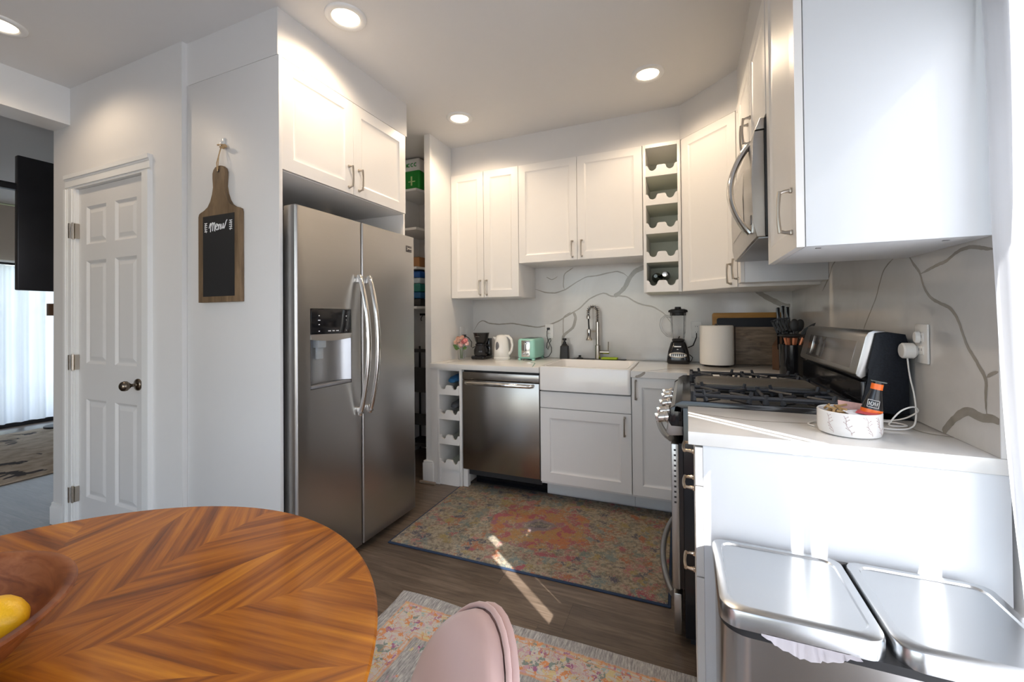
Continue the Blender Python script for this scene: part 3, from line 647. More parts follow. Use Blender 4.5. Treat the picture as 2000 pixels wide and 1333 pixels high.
# ------------------------------------------------------------------ refrigerator
t = thing('refrigerator', 'side-by-side stainless steel refrigerator with a water dispenser', 'refrigerator', (-2.0, 1.82, 0))
FB = mat('fridge_side', (.12, .12, .125), .4, .3, var=.05)
bx('body', (-2.35, 1.378, .045), (-1.712, 2.256, 1.742), FB, t, .004)
bx('base_grille', (-2.30, 1.40, .0), (-1.70, 2.24, .045), BLACKM, t)
for q in (1.385, 2.205): bx('hinge_cover', (-1.78, q, 1.742), (-1.66, q+.045, 1.766), GREYP, t, .004)
def fdoor(y0, y1, hole=None):
    m = MB(); xb, xf, r = -1.706, -1.631, .012; z0, z1 = .035, 1.781
    ys = [y0+r, y1-r]; zs = [z0+.004, z1-.004]
    if hole: ys = [y0+r, hole[0], hole[1], y1-r]; zs = [z0+.004, hole[2], hole[3], z1-.004]
    G = [[m.vs([(xf, Y_, Z_)])[0] for Y_ in ys] for Z_ in zs]
    for j in range(len(zs)-1):
        for i in range(len(ys)-1):
            if hole and (i, j) == (1, 1): continue
            m.face([G[j][i], G[j][i+1], G[j+1][i+1], G[j+1][i]])
    for sgn, ye in ((-1, y0), (1, y1)):   # rounded long edges
        k = 0 if sgn < 0 else -1; prev = [G[j][k] for j in range(len(zs))]
        for a in range(1, 5):
            q = PI/2*a/4; cur = m.vs([(xf-r+r*math.cos(q), ye-sgn*r+sgn*r*math.sin(q), Z_) for Z_ in zs])
            for j in range(len(zs)-1): m.face([prev[j], prev[j+1], cur[j+1], cur[j]])
            prev = cur
        cur = m.vs([(xb, ye, Z_) for Z_ in zs])
        for j in range(len(zs)-1): m.face([prev[j], prev[j+1], cur[j+1], cur[j]])
    m.box((xb, y0+.001, z1-.0045), (xf-.002, y1-.001, z1), .002); m.box((xb, y0+.001, z0), (xf-.002, y1-.001, z0+.0045), .002)
    if hole:
        a, b, c_, d = hole; x_ = xf-.055
        for q in (((xf, a, c_), (xf, a, d), (x_, a, d), (x_, a, c_)), ((xf, b, c_), (xf, b, d), (x_, b, d), (x_, b, c_)), ((xf, a, c_), (xf, b, c_), (x_, b, c_), (x_, a, c_)), ((xf, a, d), (xf, b, d), (x_, b, d), (x_, a, d)), ((x_, a, c_), (x_, b, c_), (x_, b, d), (x_, a, d))): m.face(m.vs(q))
    return m
d1 = add('freezer_door', fdoor(1.368, 1.783, (1.446, 1.706, .922, 1.306)), STEEL, t, smooth=30)
d2 = add('fridge_door', fdoor(1.789, 2.264), STEEL, t, smooth=30)
bx('door_seal', (-1.70, 1.37, .04), (-1.705, 2.26, 1.775), BLACKM, t)
m = MB().box((-1.684, 1.449, 1.183), (-1.628, 1.703, 1.303), .003); cp = add('control_panel', m, BLACK, d1)
for yy, zz, w_ in ((1.495, 1.272, .007), (1.495, 1.250, .014), (1.495, 1.229, .008), (1.495, 1.197, .008), (1.558, 1.197, .018), (1.583, 1.197, .014), (1.608, 1.197, .018), (1.668, 1.27, .007), (1.668, 1.25, .004), (1.668, 1.197, .004)):
    bx('icon', (-1.6285, yy-w_/2, zz-.0022), (-1.6276, yy+w_/2, zz+.0022), mat('icon_print', (.75, .75, .78), .5, var=0), d1, smooth=0)
m = MB(); P = [(1.447, 1.182), (1.705, 1.182)]+[(1.705-.258*i/12, 1.158-.010*math.sin(PI*i/12)) for i in range(13)]
m.prism([(p[0], p[1]) for p in P], -1.684, -1.628, 'x'); add('dispenser_lip', m, mat('satin_silver', (.55, .53, .51), .35, .9, var=.02), d1)
# concave bright back of the cavity
m = MB(); R = [m.vs([(-1.632-.05*math.sin(PI*i/12)**.6, 1.448+.256*i/12, z) for i in range(13)]) for z in (.94, 1.155)]
for i in range(12): m.face([R[0][i], R[0][i+1], R[1][i+1], R[1][i]])
add('dispenser_cavity', m, mat('cavity_steel', (.46, .47, .49), .36, 1, var=.02), d1, smooth=60)
m = MB(); m.box((-1.684, 1.449, .924), (-1.629, 1.703, .938), .003); tr = add('drip_tray', m, GREYP, d1)
m = MB().box((-1.672, 1.495, 1.115), (-1.636, 1.545, 1.157), .004).box((-1.662, 1.50, 1.06), (-1.650, 1.54, 1.118), .003); add('dispenser_paddle', m, mat('smoke_plastic', (.35, .38, .40), .08, var=.02), d1)
def fhandle(y, door):
    m = MB(); n = 24; P = []; r = []
    for i in range(n+1):
        s_ = i/n; z = .742+.748*s_; b = math.sin(PI*s_)
        P.append((-1.618+.062*b**.8, y, z)); r.append(.013+.003*b)
    m.tube(P, r, 12, sx=.85, up=(0, 1, 0))
    for z in (.765, 1.467): m.box((-1.632, y-.011, z-.018), (-1.600, y+.011, z+.018), .004)
    add('handle', m, CHROME, door, smooth=50)
fhandle(1.752, d1); fhandle(1.826, d2)
m = MB(); m.box((-1.632, 2.178, 1.678), (-1.6285, 2.232, 1.718), .001); pl_ = add('name_plate', m, mat('plate_dark', (.10, .09, .09), .3, .5), d2)
m = MB(); m.box((-1.6286, 2.184, 1.697), (-1.6278, 2.228, 1.702)).box((-1.6286, 2.184, 1.709), (-1.6278, 2.188, 1.688)); add('plate_trim', m, CHROME, d2, smooth=0)
# ------------------------------------------------------------------ six panel door with casing
t = thing('door_1', 'white six-panel interior door with a dark metal knob', 'door', (-3.05, 1.32, 0)); t['kind'] = 'structure'
m = MB().frame((-3.40, 1.325, .008), NB)
W, Hd = .705, 2.045
xs = [0, .088, .305, .395, .612, W]
ys = [0, .20, .785, .995, 1.61, 1.705, 1.935, Hd]
m.slab(W, Hd, .035, xs, ys, ((.001, 0), (.014, -.010), (.006, 0), (.022, .007)), cells={(1, 1), (3, 1), (1, 3), (3, 3), (1, 5), (3, 5)})
dl_ = add('door_leaf', m, DOORP, t, smooth=15)
m = MB(); kx, kz = -2.772, .906
m.lathe([(0, 1.3255), (.032, 1.3255), (.033, 1.320), (.029, 1.315), (.012, 1.311), (.009, 1.303), (.009, 1.290), (.017, 1.283), (.026, 1.272), (.0275, 1.262), (.024, 1.250), (.014, 1.243), (0, 1.241)], (kx, 0, kz), 28, axis='y')
add('door_knob', m, mat('aged_nickel', (.20, .165, .13), .22, 1, var=.1), t, smooth=50)
m = MB(); cw, cd = .085, .02
def casing(m, p0, p1, side):       # board profile swept: stepped
    for a, b, d in ((0, .30, .022), (.30, .42, .018), (.42, .8, .014), (.8, 1, .010)):
        lo, hi = (a*cw, b*cw) if side < 0 else (-b*cw, -a*cw)
        yield lo, hi, d
for a, b, d in ((0, .28, .024), (.28, .40, .018), (.40, .85, .015), (.85, 1, .009)):
    m.box((-3.40-cw+a*cw, 1.31-d, 0), (-3.40-cw+b*cw, 1.3099, 2.0549)); m.box((-2.695+cw-b*cw, 1.31-d, 0), (-2.695+cw-a*cw, 1.3099, 2.0549))
    m.box((-3.40-cw, 1.31-d, 2.055+cw-b*cw), (-2.695+cw, 1.3099, 2.055+cw-a*cw))
m.box((-3.4000, 1.3101, 0), (-3.3965, 1.34, 2.054)); m.box((-2.6985, 1.3101, 0), (-2.695, 1.34, 2.054)); m.box((-3.40, 1.3101, 2.0545), (-2.695, 1.34, 2.06))
add('door_frame', m, TRIM, t, smooth=0)
for z in (1.80, 1.01, .22):
    m = MB().tube([(-3.402, 1.300, z-.05), (-3.402, 1.300, z+.05)], .006, 8).box((-3.418, 1.2835, z-.045), (-3.4045, 1.2865, z+.045)).box((-3.3960, 1.304, z-.045), (-3.386, 1.3235, z+.045))
    add('hinge', m, NICKEL, t)
# ------------------------------------------------------------------ menu board
t = thing('menu_board', 'wood-framed chalkboard shaped like a paddle, reading Menu, hanging on the grey panel', 'chalkboard', (-2.08, 1.32, 1.34))
xl, xr, zb, zt = -2.237, -1.925, 1.342, 1.788; cx = (xl+xr)/2
half = [(.156, 0), (.156, .425), (.150, .44), (.135, .447), (.105, .452), (.080, .466), (.060, .492), (.046, .525), (.038, .56), (.040, .585), (.047, .605), (.047, .628), (.040, .645), (.026, .657), (.010, .661)]
P = [(cx+a, zb+b) for a, b in half]+[(cx-a, zb+b) for a, b in half[::-1]]
m = MB().prism(P, 1.314, 1.333, 'y', bev=.003); fr = add('board', m, BOARDW, t, smooth=25)
m = MB().box((xl+.040, 1.3125, zb+.028), (xr-.040, 1.315, zt-.024)); add('chalk_surface', m, mat('chalkboard_black', (.012, .012, .013), .6), t, smooth=0)
hole = MB().lathe([(0, 1.3134), (.008, 1.3134)], (cx, 0, zb+.635), 16, axis='y'); add('hole', hole, BLACKM, t, smooth=0)
m = MB(); CH = mat('chalk_white', (.85, .85, .85), .9, var=.02)
def stroke(pts, r=.0022):
    P = [(cx+p[0], 1.3118, 1.705+p[1]) for p in pts]
    Q = []
    for i in range(len(P)-1):       # Catmull-Rom smoothing
        p0, p1, p2, p3 = V(P[max(i-1, 0)]), V(P[i]), V(P[i+1]), V(P[min(i+2, len(P)-1)])
        for k in range(6):
            u = k/6; Q.append(.5*((2*p1)+(p2-p0)*u+(2*p0-5*p1+4*p2-p3)*u*u+(3*p1-p0-3*p2+p3)*u**3))
    Q.append(V(P[-1])); m.tube(Q, r, 6)
k = .86
def S(L_): stroke([(a*k*.001, b*k*.001) for a, b in L_])
S([(-78, -2), (-72, 12), (-64, 26), (-62, 10), (-66, -24)]); S([(-64, 0), (-55, 20), (-46, 28), (-44, 12), (-48, -20)]); S([(-46, 2), (-38, 20), (-30, 26), (-28, 8), (-30, -18), (-24, -20)])
S([(-20, 0), (-8, 6), (-4, 14), (-12, 18), (-20, 6), (-18, -12), (-8, -16), (2, -8)]); S([(2, 14), (4, 0), (2, -16), (8, 6), (16, 14), (20, 4), (18, -12), (24, -14)])
S([(28, 14), (28, -4), (34, -12), (42, 0), (46, 16), (45, -4), (50, -12), (60, 4), (70, 26), (78, 34)])
for sg in (-1, 1):
    stroke([(sg*.088, -.022), (sg*.096, 0), (sg*.090, .026)], .0012)
    for zz in (-.016, -.006, .004, .014, .024):
        for e in (-1, 1): m.ball((cx+sg*.092+e*.006, 1.3118, 1.705+zz), .0055, 8, 5, (1, .25, .45))
add('lettering', m, CH, t)
TW = mat('jute_twine', (.50, .34, .18), .9, var=.15, nscale=20)
m = MB().tube([(cx-.003, 1.311, zb+.633), (cx-.006, 1.309, zb+.67), (cx+.004, 1.322, 2.09), (cx+.012, 1.326, 2.108)], .0022, 6).tube([(cx-.001, 1.311, zb+.633), (cx+.010, 1.309, zb+.70), (cx+.006, 1.322, 2.09), (cx+.012, 1.326, 2.108)], .0022, 6)
m.tube([(cx+.004, 1.320, 2.095), (cx+.03, 1.316, 2.086), (cx+.05, 1.315, 2.092)], [.004, .007, .009], 8).tube([(cx-.015, 1.32, 2.108), (cx+.03, 1.317, 2.10)], .004, 6)
add('twine', m, TW, t)
m = MB().box((cx, 1.328, 2.10), (cx+.022, 1.3338, 2.14), .002).tube([(cx+.011, 1.328, 2.125), (cx+.011, 1.318, 2.115), (cx+.011, 1.316, 2.10), (cx+.011, 1.322, 2.095)], .002, 6)
tag(add('wall_hook', m, mat('clear_hook', (.70, .70, .68), .2), origin=(cx, 1.334, 2.1)), 'small clear adhesive hook above the menu board', 'hook')
# ------------------------------------------------------------------ ceiling downlights
def downlight(c, label, power=17):
    t = thing('recessed_light', label, 'ceiling light', (c[0], c[1], H), 'recessed ceiling lights')
    m = MB().lathe([(.062, H-.004), (.068, H-.011), (.088, H-.010), (.093, H-.005), (.094, H-.0005)], (c[0], c[1], 0), 40); add('trim_ring', m, TRIM, t, smooth=60)
    m = MB().lathe([(0, H-.003), (.045, H-.0035), (.063, H-.0045)], (c[0], c[1], 0), 32); add('lens', m, glow('lamp_lens', (1, .80, .55), 5), t, smooth=60)
    d = bpy.data.lights.new('downlight', 'SPOT'); d.energy = power; d.color = (1, .78, .55); d.spot_size = 2.75; d.spot_blend = .5; d.shadow_soft_size = .055
    o = bpy.data.objects.new('downlight', d); C.objects.link(o); o.location = (c[0], c[1], H-.03)
downlight((-1.465, 1.508), 'recessed ceiling light in front of the cabinet over the refrigerator')
downlight((-.194, 2.56), 'recessed ceiling light near the corner cabinet, right of the others')
downlight((-1.473, 2.592), 'small-looking recessed ceiling light above the coffee maker end of the kitchen')
downlight((-3.01, .888), 'recessed ceiling light at the far left edge of the photo, partly cut off', 9)
# ------------------------------------------------------------------ gas range
t = thing('gas_range', 'stainless steel and black gas range with cast iron grates and slanted control back', 'stove', (.28, 2.1, 0))
ya, yb = 1.724, 2.478
bx('body', (-.018, ya, .03), (.655, yb, .905), ENAMEL, t, .003)
bx('base_plinth', (.0, ya+.02, 0), (.60, yb-.02, .03), BLACKM, t)
m = MB(); m.prism([(-.052, .885), (-.045, .918), (-.02, .932), (.56, .932), (.56, .905), (-.018, .905), (-.018, .885)], ya, yb, 'y', bev=.003); add('cooktop', m, ENAMEL, t, smooth=25)
# front rail: slanted stainless control panel with end caps
m = MB(); m.prism([(-.018, .79), (-.018, .905), (-.040, .912), (-.062, .895), (-.080, .80), (-.070, .785)], ya+.028, yb-.028, 'y', bev=.004); cpn = add('control_panel', m, STEEL, t, smooth=25)
for a, b in ((ya, ya+.028), (yb-.028, yb)): m = MB().prism([(-.018, .83), (-.018, .908), (-.040, .915), (-.064, .898), (-.072, .85), (-.06, .83)], a, b, 'y', bev=.006); add('end_cap', m, BLACK, t, smooth=30)
m = MB()
for yy in (1.80, 1.92, 2.10, 2.28, 2.40):
    T = Matrix.Rotation(math.radians(-10), 4, 'Y'); T.translation = V((-.071, yy, .85)); m.T = T
    m.lathe([(0, -.044), (.019, -.042), (.021, -.037), (.019, -.014), (.023, -.012), (.024, 0)], (0, 0, 0), 20, axis='x'); m.box((-.052, -.0035, -.019), (-.038, .0035, .019), .001)
    k_ = MB(); k_.bm = m.bm; k_.T = Matrix(); add('knob', k_, CHROME, t, smooth=40); m = MB()
# oven door
m = MB(); m.box((-.062, ya+.004, .205), (-.034, yb-.004, .762), .004); od = add('oven_door', m, STEEL, t)
bx('door_inner', (-.034, ya+.006, .21), (-.019, yb-.006, .765), BLACK, t)
bx('door_window', (-.0635, ya+.12, .34), (-.061, yb-.12, .62), BLACK, od, .001)
m = MB()
for i in range(11): m.box((-.052, ya+.0035, .735-i*.020), (-.044, ya+.0045, .742-i*.020))
add('vent_slots', m, BLACKM, od, smooth=0)
def rhandle(z, out, parent):
    m = MB(); n = 24; m.tube([(-.062-out*math.sin(PI*i/n)**.75, ya+.03+(yb-ya-.06)*i/n, z) for i in range(n+1)], [.013]*(n+1), 10, sx=1, up=(0, 0, 1)); add('handle', m, mat('handle_steel', (.36, .35, .34), .3, 1, var=.03), parent, smooth=50)
rhandle(.775, .062, od)
m = MB(); m.box((-.058, ya+.004, .035), (-.030, yb-.004, .190), .004); dr = add('storage_drawer', m, STEEL, t); rhandle(.172, .052, dr)
# grates and griddle
def grate(y0, y1, name='grate'):
    m = MB(); z = .952; r = .0065; x0, x1 = .02, .50
    def bar(p, q, rr=r): m.tube([(*p, z), (*q, z)], rr, 6)
    for p, q in (((x0, y0), (x1, y0)), ((x0, y1), (x1, y1)), ((x0, y0), (x0, y1)), ((x1, y0), (x1, y1))): bar(p, q, .0085)
    ym = (y0+y1)/2; bar((x0, ym), (x0+.07, ym)); bar((x1-.07, ym), (x1, ym)); bar((.26, y0), (.26, y1))
    for cx_ in (.135, .385):
        for a in range(4):
            q = PI/4+a*PI/2; dx, dy = math.cos(q), math.sin(q)
            m.tube([(cx_+dx*.028, ym+dy*.028, z), (cx_+dx*.07, ym+dy*.07, z), (cx_+dx*.12, y0 if dy < 0 else y1, z)], r, 6)
            m.tube([(cx_+dx*.10, (y0 if dy < 0 else y1), .933), (cx_+dx*.115, (y0 if dy < 0 else y1), .975)], [.010, .006], 6)
    for p in ((x0, y0), (x0, y1), (x1, y0), (x1, y1), (.26, y0), (.26, y1)): m.tube([(*p, .932), (*p, .966)], [.012, .009], 6)
    add(name, m, IRON, t, smooth=30)
grate(1.745, 1.945); grate(2.255, 2.455)
m = MB(); rr_ = rrect(.035, 1.975, .485, 2.225, .045)
R = loft(m, [z_(rr_, .934), z_(rr_, .962), z_(sc2(rr_, .008), .966), z_(sc2(rr_, .018), .960), z_(sc2(rr_, .03), .957)]); m.face(R[-1]); m.face(R[0][::-1])
add('griddle', m, mat('seasoned_iron', (.10, .093, .083), .42, .3, var=.1, nscale=6), t, smooth=40)
for cx_, cy_ in ((.135, 1.845), (.385, 1.845), (.135, 2.355), (.385, 2.355)):
    m = MB().lathe([(.0, .943), (.030, .943), (.033, .938), (.042, .936), (.044, .931), (.0, .931)], (cx_, cy_, 0), 24); add('burner', m, mat('burner_grey', (.09, .09, .10), .45, .4, var=.1), t, smooth=40)
# back guard
m = MB().prism([(.525, .93), (.655, .93), (.655, 1.16), (.648, 1.188), (.60, 1.196), (.572, 1.192), (.548, 1.075), (.552, 1.045), (.547, 1.03), (.538, .99)], ya, yb, 'y', bev=.003); add('back_guard', m, mat('crinkle_black', (.008, .011, .018), .42, var=.8, nscale=170, scale=(1, 1, 1), bump=.5, bd=.002, spec=.25), t, smooth=25)
m = MB().prism([(.5465, .945), (.5465, 1.032), (.530, 1.030), (.530, .952)], ya+.004, yb-.004, 'y', bev=.003); add('lower_panel', m, BLACK, t, smooth=25)
bx('trim_bar', (.50, ya+.01, .932), (.532, yb-.01, .946), mat('trim_steel', (.30, .28, .27), .35, .9), t, .004)
# stainless fascia, slanted, rounded at the top
m = MB(); P = [(.535, 1.040), (.522, 1.048), (.520, 1.056), (.548, 1.178), (.556, 1.194), (.570, 1.200), (.60, 1.199), (.60, 1.190), (.575, 1.188), (.549, 1.05)]
m.prism(P, ya+.012, yb-.002, 'y', bev=.0015); fa = add('control_fascia', m, STEEL, t, smooth=45)
fn = V((-.122, 0, .028)).normalized()
def on_fascia(y0, y1, s0, s1, d, name, m_, bev=.0006):
    mb = MB(); o = V((.520, 0, 1.056)); u = V((.028, 0, .122)); u.normalize(); T = Matrix((u, V((0, 1, 0)), -u.cross(V((0, 1, 0))))).transposed().to_4x4(); T.translation = o
    mb.T = T; sg = 1 if (T.to_3x3() @ V((0, 0, 1))).x < 0 else -1
    mb.box((s0, y0, -.001*sg), (s1, y1, d*sg), bev); return add(name, mb, m_, fa)
on_fascia(1.80, 2.38, .012, .108, .0006, 'touch_panel', mat('fascia_taupe', (.36, .33, .315), .22, .85, var=.03))
on_fascia(2.14, 2.32, .022, .105, .0012, 'display', mat('display_grey', (.07, .065, .065), .12, .2, var=.1)); on_fascia(2.315, 2.325, .022, .105, .0018, 'display_trim', CHROME)
# ------------------------------------------------------------------ microwave
t = thing('microwave', 'stainless over-the-range microwave with a big curved handle', 'microwave', (.45, 2.15, 1.54))
bx('body', (.272, 1.772, 1.548), (.668, 2.536, 1.985), BLACKM, t, .002)
m = MB(); prof = [(.272, 1.545), (.272, 1.938), (.240, 1.938), (.232, 1.90), (.228, 1.75), (.232, 1.60), (.242, 1.545)]; m.prism(prof, 1.774, 2.534, 'y', bev=.003); md = add('door', m, STEEL, t, smooth=30)
m = MB().prism([(.272, 1.943), (.272, 1.984), (.258, 1.984), (.242, 1.943)], 1.774, 2.534, 'y', bev=.002); add('vent_grille', m, STEEL, t)
m = MB().prism([(.2325, 1.87), (.2275, 1.75), (.231, 1.63), (.2295, 1.63), (.226, 1.75), (.231, 1.87)], 2.02, 2.46, 'y'); add('window', m, mat('mirror_black', (.10, .09, .085), .08, .4, var=.02), md)
m = MB(); n = 24; P = []; r = []
for i in range(n+1):
    s_ = i/n; P.append((.232-.066*math.sin(PI*s_)**.85, 1.875, 1.575+.345*s_)); r.append(.020)
m.tube(P, r, 10, sx=.6, up=(0, 1, 0)); add('handle', m, CHROME, md, smooth=50)
m = MB().box((.2335, 1.81, 1.60), (.2285, 1.835, 1.635), .001); add('badge', m, mat('plate_dark', (.1, .1, .1)), md)
m = MB(); m.box((.25, 1.79, 1.540), (.66, 2.52, 1.5475), .002); un = add('underside', m, mat('hood_grey', (.30, .31, .33), .35, .6, var=.04), t)
m = MB(); m.box((.30, 1.84, 1.537), (.36, 1.90, 1.5405), .001).box((.40, 1.85, 1.538), (.62, 2.08, 1.5405), .001).box((.40, 2.20, 1.538), (.62, 2.45, 1.5405), .001); add('filter', m, mat('filter_grey', (.16, .16, .17), .5, .5, var=.2, nscale=60), un)
# ------------------------------------------------------------------ things on the sink wall counter
CT = .9145
# vase with flowers
t = thing('glass_vase', 'clear glass vase of pink flowers at the left end of the sink counter', 'vase', (-1.722, 3.03, CT))
m = MB().lathe([(0, CT), (.028, CT), (.030, CT+.004), (.032, CT+.085), (.030, CT+.085), (.028, CT+.008), (0, CT+.008)], (-1.722, 3.03, 0), 24); add('glass', m, GLASS, t, smooth=50)
PET = [mat('pink_petals', (.78, .28, .28), .7, var=.15, nscale=8), mat('peach_petals', (.80, .50, .38), .7, var=.15), mat('pale_petals', (.85, .55, .52), .7, var=.15)]
rnd = random.Random(3)
def blossom(c, r, m_):
    mb = MB(); c = V(c)
    for k in range(22):
        d = V((rnd.gauss(0, 1), rnd.gauss(0, 1)-.3, rnd.gauss(0, 1)+.3)).normalized(); u = d.orthogonal().normalized(); w_ = d.cross(u)
        q = rnd.uniform(.45, 1); p = c+d*r*q*.8
        ring = mb.vs([p+(u*math.cos(a)*.5+w_*math.sin(a)*.5)*r*.9+d*r*.12*math.cos(2*a) for a in [i*PI/4 for i in range(8)]]); mid = mb.vs([p-d*r*.14])[0]
        for i in range(8): mb.face([ring[i], ring[(i+1) % 8], mid])
    return add('blossom', mb, m_, t, smooth=80)
for i, (dx, dz, r, k_) in enumerate(((.030, .150, .034, 0), (-.022, .165, .030, 1), (.000, .125, .032, 2), (-.045, .140, .024, 1), (.052, .128, .022, 2), (.012, .180, .024, 1))): blossom((-1.722+dx, 3.03-.01*(i % 2), CT+dz), r, PET[k_])
m = MB()
for dx, dz in ((.03, .14), (-.02, .15), (0, .11), (-.045, .13), (.05, .12)): m.tube([(-1.722+dx*.2, 3.03, CT+.01), (-1.722+dx*.3, 3.03, CT+.08), (-1.722+dx, 3.03, CT+dz)], .0018, 5)
add('stem', m, LEAF, t)
for dx, dz in ((-.075, .12), (-.06, .09), (.06, .10)):
    mb = MB(); a = V((-1.722+dx*.25, 3.025, CT+.09)); b = V((-1.722+dx, 3.02, CT+dz)); d = b-a; n_ = d.cross(V((0, 1, 0))).normalized()*.016; mdl = a+d*.55+V((0, -.006, 0))
    mb.face(mb.vs([a, mdl-n_, b, mdl+n_])); add('leaf', mb, LEAF, t, smooth=0)
# small outlet on the divider
tag(add('wall_outlet', MB().box((-1.8098, 3.16, 1.06), (-1.804, 3.235, 1.18), .002), WHITEP, origin=(-1.808, 3.2, 1.12)), 'white outlet on the divider wall behind the pink flowers', 'outlet')
# coffee maker
t = thing('coffee_maker', 'black drip coffee maker with glass carafe between flowers and kettle', 'coffee maker', (-1.585, 3.13, CT)); x_, y_ = -1.585, 3.13
m = MB().box((x_-.062, y_-.08, CT), (x_+.058, y_+.10, CT+.028), .012).box((x_-.058, y_+.035, CT+.025), (x_+.054, y_+.10, CT+.17), .008)
m.lathe([(0, CT+.128), (.042, CT+.128), (.052, CT+.15), (.066, CT+.212), (.069, CT+.218), (0, CT+.218)], (x_, y_-.005, 0), 28); add('body', m, BLACK, t)
m = MB().lathe([(0, CT+.029), (.050, CT+.029), (.058, CT+.045), (.058, CT+.075), (.042, CT+.112), (.040, CT+.122)], (x_, y_-.02, 0), 28); ca = add('carafe', m, mat('dark_glass', (.05, .05, .055), .04, trans=.5, ior=1.4), t, smooth=50)
m = MB().tube([(x_+.045, y_-.03, CT+.115), (x_+.082, y_-.035, CT+.118), (x_+.092, y_-.035, CT+.09), (x_+.086, y_-.035, CT+.055), (x_+.060, y_-.03, CT+.050)], .008, 8); add('handle', m, BLACK, ca)
m = MB().lathe([(.041, CT+.113), (.045, CT+.116), (.043, CT+.128), (0, CT+.130)], (x_, y_-.02, 0), 28); add('lid', m, BLACK, ca)
add('logo_plate', MB().box((x_-.018, y_-.0725, CT+.186), (x_+.018, y_-.066, CT+.190)), CHROME, t)
m = MB().tube([(-1.803, 3.20, 1.10), (-1.77, 3.18, 1.103), (-1.73, 3.17, 1.085), (-1.70, 3.17, 1.05), (-1.705, 3.17, 1.01), (-1.69, 3.17, 1.0), (-1.66, 3.18, 1.02), (-1.64, 3.20, 1.0)], .0035, 6).box((-1.804, 3.185, 1.09), (-1.775, 3.212, 1.112), .003)
add('power_cord', m, BLACKM, t)
# kettle
t = thing('electric_kettle', 'white electric kettle with oval water window', 'kettle', (-1.405, 3.14, CT)); x_, y_ = -1.405, 3.14
m = MB().lathe([(0, CT), (.066, CT), (.069, CT+.006), (.069, CT+.018), (.064, CT+.022), (.067, CT+.026), (.066, CT+.07), (.060, CT+.13), (.051, CT+.175), (.040, CT+.195), (.018, CT+.202), (0, CT+.203)], (x_, y_, 0), 36); kb = add('body', m, mat('kettle_white', (.84, .83, .80), .25, var=.01), t, smooth=50)
m = MB(); m.prism([(x_-.050, CT+.150), (x_-.074, CT+.180), (x_-.070, CT+.184), (x_-.038, CT+.180)], y_-.018, y_+.018, 'y', bev=.004); add('spout', m, MT['kettle_white'], t)
m = MB().tube([(x_+.030, y_, CT+.192), (x_+.062, y_-.004, CT+.190), (x_+.088, y_-.008, CT+.165), (x_+.098, y_-.008, CT+.12), (x_+.090, y_-.008, CT+.075), (x_+.072, y_-.004, CT+.050), (x_+.060, y_, CT+.045)], [.011, .012, .011, .010, .010, .011, .012], 10); add('handle', m, MT['kettle_white'], t, smooth=50)
m = MB(); T = Matrix.Rotation(math.radians(5), 4, 'X'); T.translation = V((x_-.012, y_-.061, CT+.105)); m.T = T; m.ball((0, 0, 0), 1, 20, 10, (.016, .005, .042)); add('water_window', m, mat('window_grey', (.16, .16, .17), .15), t, smooth=60)
# toaster
t = thing('toaster', 'mint green two-slice toaster with chrome front', 'toaster', (-1.20, 3.22, CT)); MINT = mat('mint_enamel', (.33, .66, .56), .25, var=.02)
m = MB().box((-1.258, 3.115, CT+.010), (-1.112, 3.375, CT+.172), .022, 4); add('body', m, MINT, t, smooth=40)
m = MB().box((-1.255, 3.12, CT), (-1.232, 3.15, CT+.014), .003).box((-1.138, 3.12, CT), (-1.115, 3.15, CT+.014), .003).box((-1.255, 3.34, CT), (-1.232, 3.37, CT+.014), .003).box((-1.138, 3.34, CT), (-1.115, 3.37, CT+.014), .003); add('foot', m, MINT, t)
m = MB().box((-1.222, 3.1115, CT+.026), (-1.150, 3.118, CT+.158), .003); fpn = add('front_plate', m, CHROME, t)
m = MB().box((-1.187, 3.1105, CT+.075), (-1.183, 3.113, CT+.150)); add('lever_slot', m, BLACKM, t, smooth=0)
add('lever', MB().box((-1.199, 3.095, CT+.128), (-1.171, 3.1135, CT+.138), .003), CHROME, t)
for dx, dz, r in ((-.02, .052, .008), (0, .045, .014), (.02, .052, .008)): add('dial', MB().lathe([(0, 3.100), (r*.9, 3.100), (r, 3.104), (r, 3.113)], (-1.185+dx, 0, CT+dz), 18, axis='y'), CHROME, t)
add('bread_slots', MB().box((-1.228, 3.15, CT+.1722), (-1.196, 3.34, CT+.173)).box((-1.174, 3.15, CT+.1722), (-1.142, 3.34, CT+.173)), BLACKM, t, smooth=0)
m = MB().box((-1.093, 3.375, 1.150), (-1.071, 3.393, 1.168), .002).tube([(-1.082, 3.378, 1.158), (-1.087, 3.365, 1.14), (-1.088, 3.365, 1.10), (-1.082, 3.37, 1.06), (-1.07, 3.37, 1.035), (-1.055, 3.37, 1.06), (-1.058, 3.37, 1.078), (-1.072, 3.37, 1.072), (-1.088, 3.37, 1.04), (-1.092, 3.37, 1.0), (-1.082, 3.37, .985), (-1.075, 3.37, 1.005), (-1.066, 3.37, 1.035), (-1.05, 3.368, 1.0), (-1.048, 3.36, .965), (-1.065, 3.34, .93), (-1.09, 3.33, .920), (-1.115, 3.33, .925)], .0032, 6); add('power_cord', m, BLACKM, t)
def outlet(c, n, label, sockets=True):
    t = thing('wall_outlet', label, 'outlet', c); m = MB().frame(c, n); m.box((-.036, -.06, 0), (.036, .06, .006), .002); add('cover_plate', m, WHITEP, t)
    m = MB().frame(c, n)
    for z in (-.02, .02):
        m.use(WHITEP).box((-.017, z-.014, .005), (.017, z+.014, .008), .003)
        m.use(BLACKM).box((-.008, z-.002, .0079), (-.0055, z+.006, .0083)); m.box((.0055, z-.002, .0079), (.008, z+.006, .0083))
    add('socket', m, None, t); return t
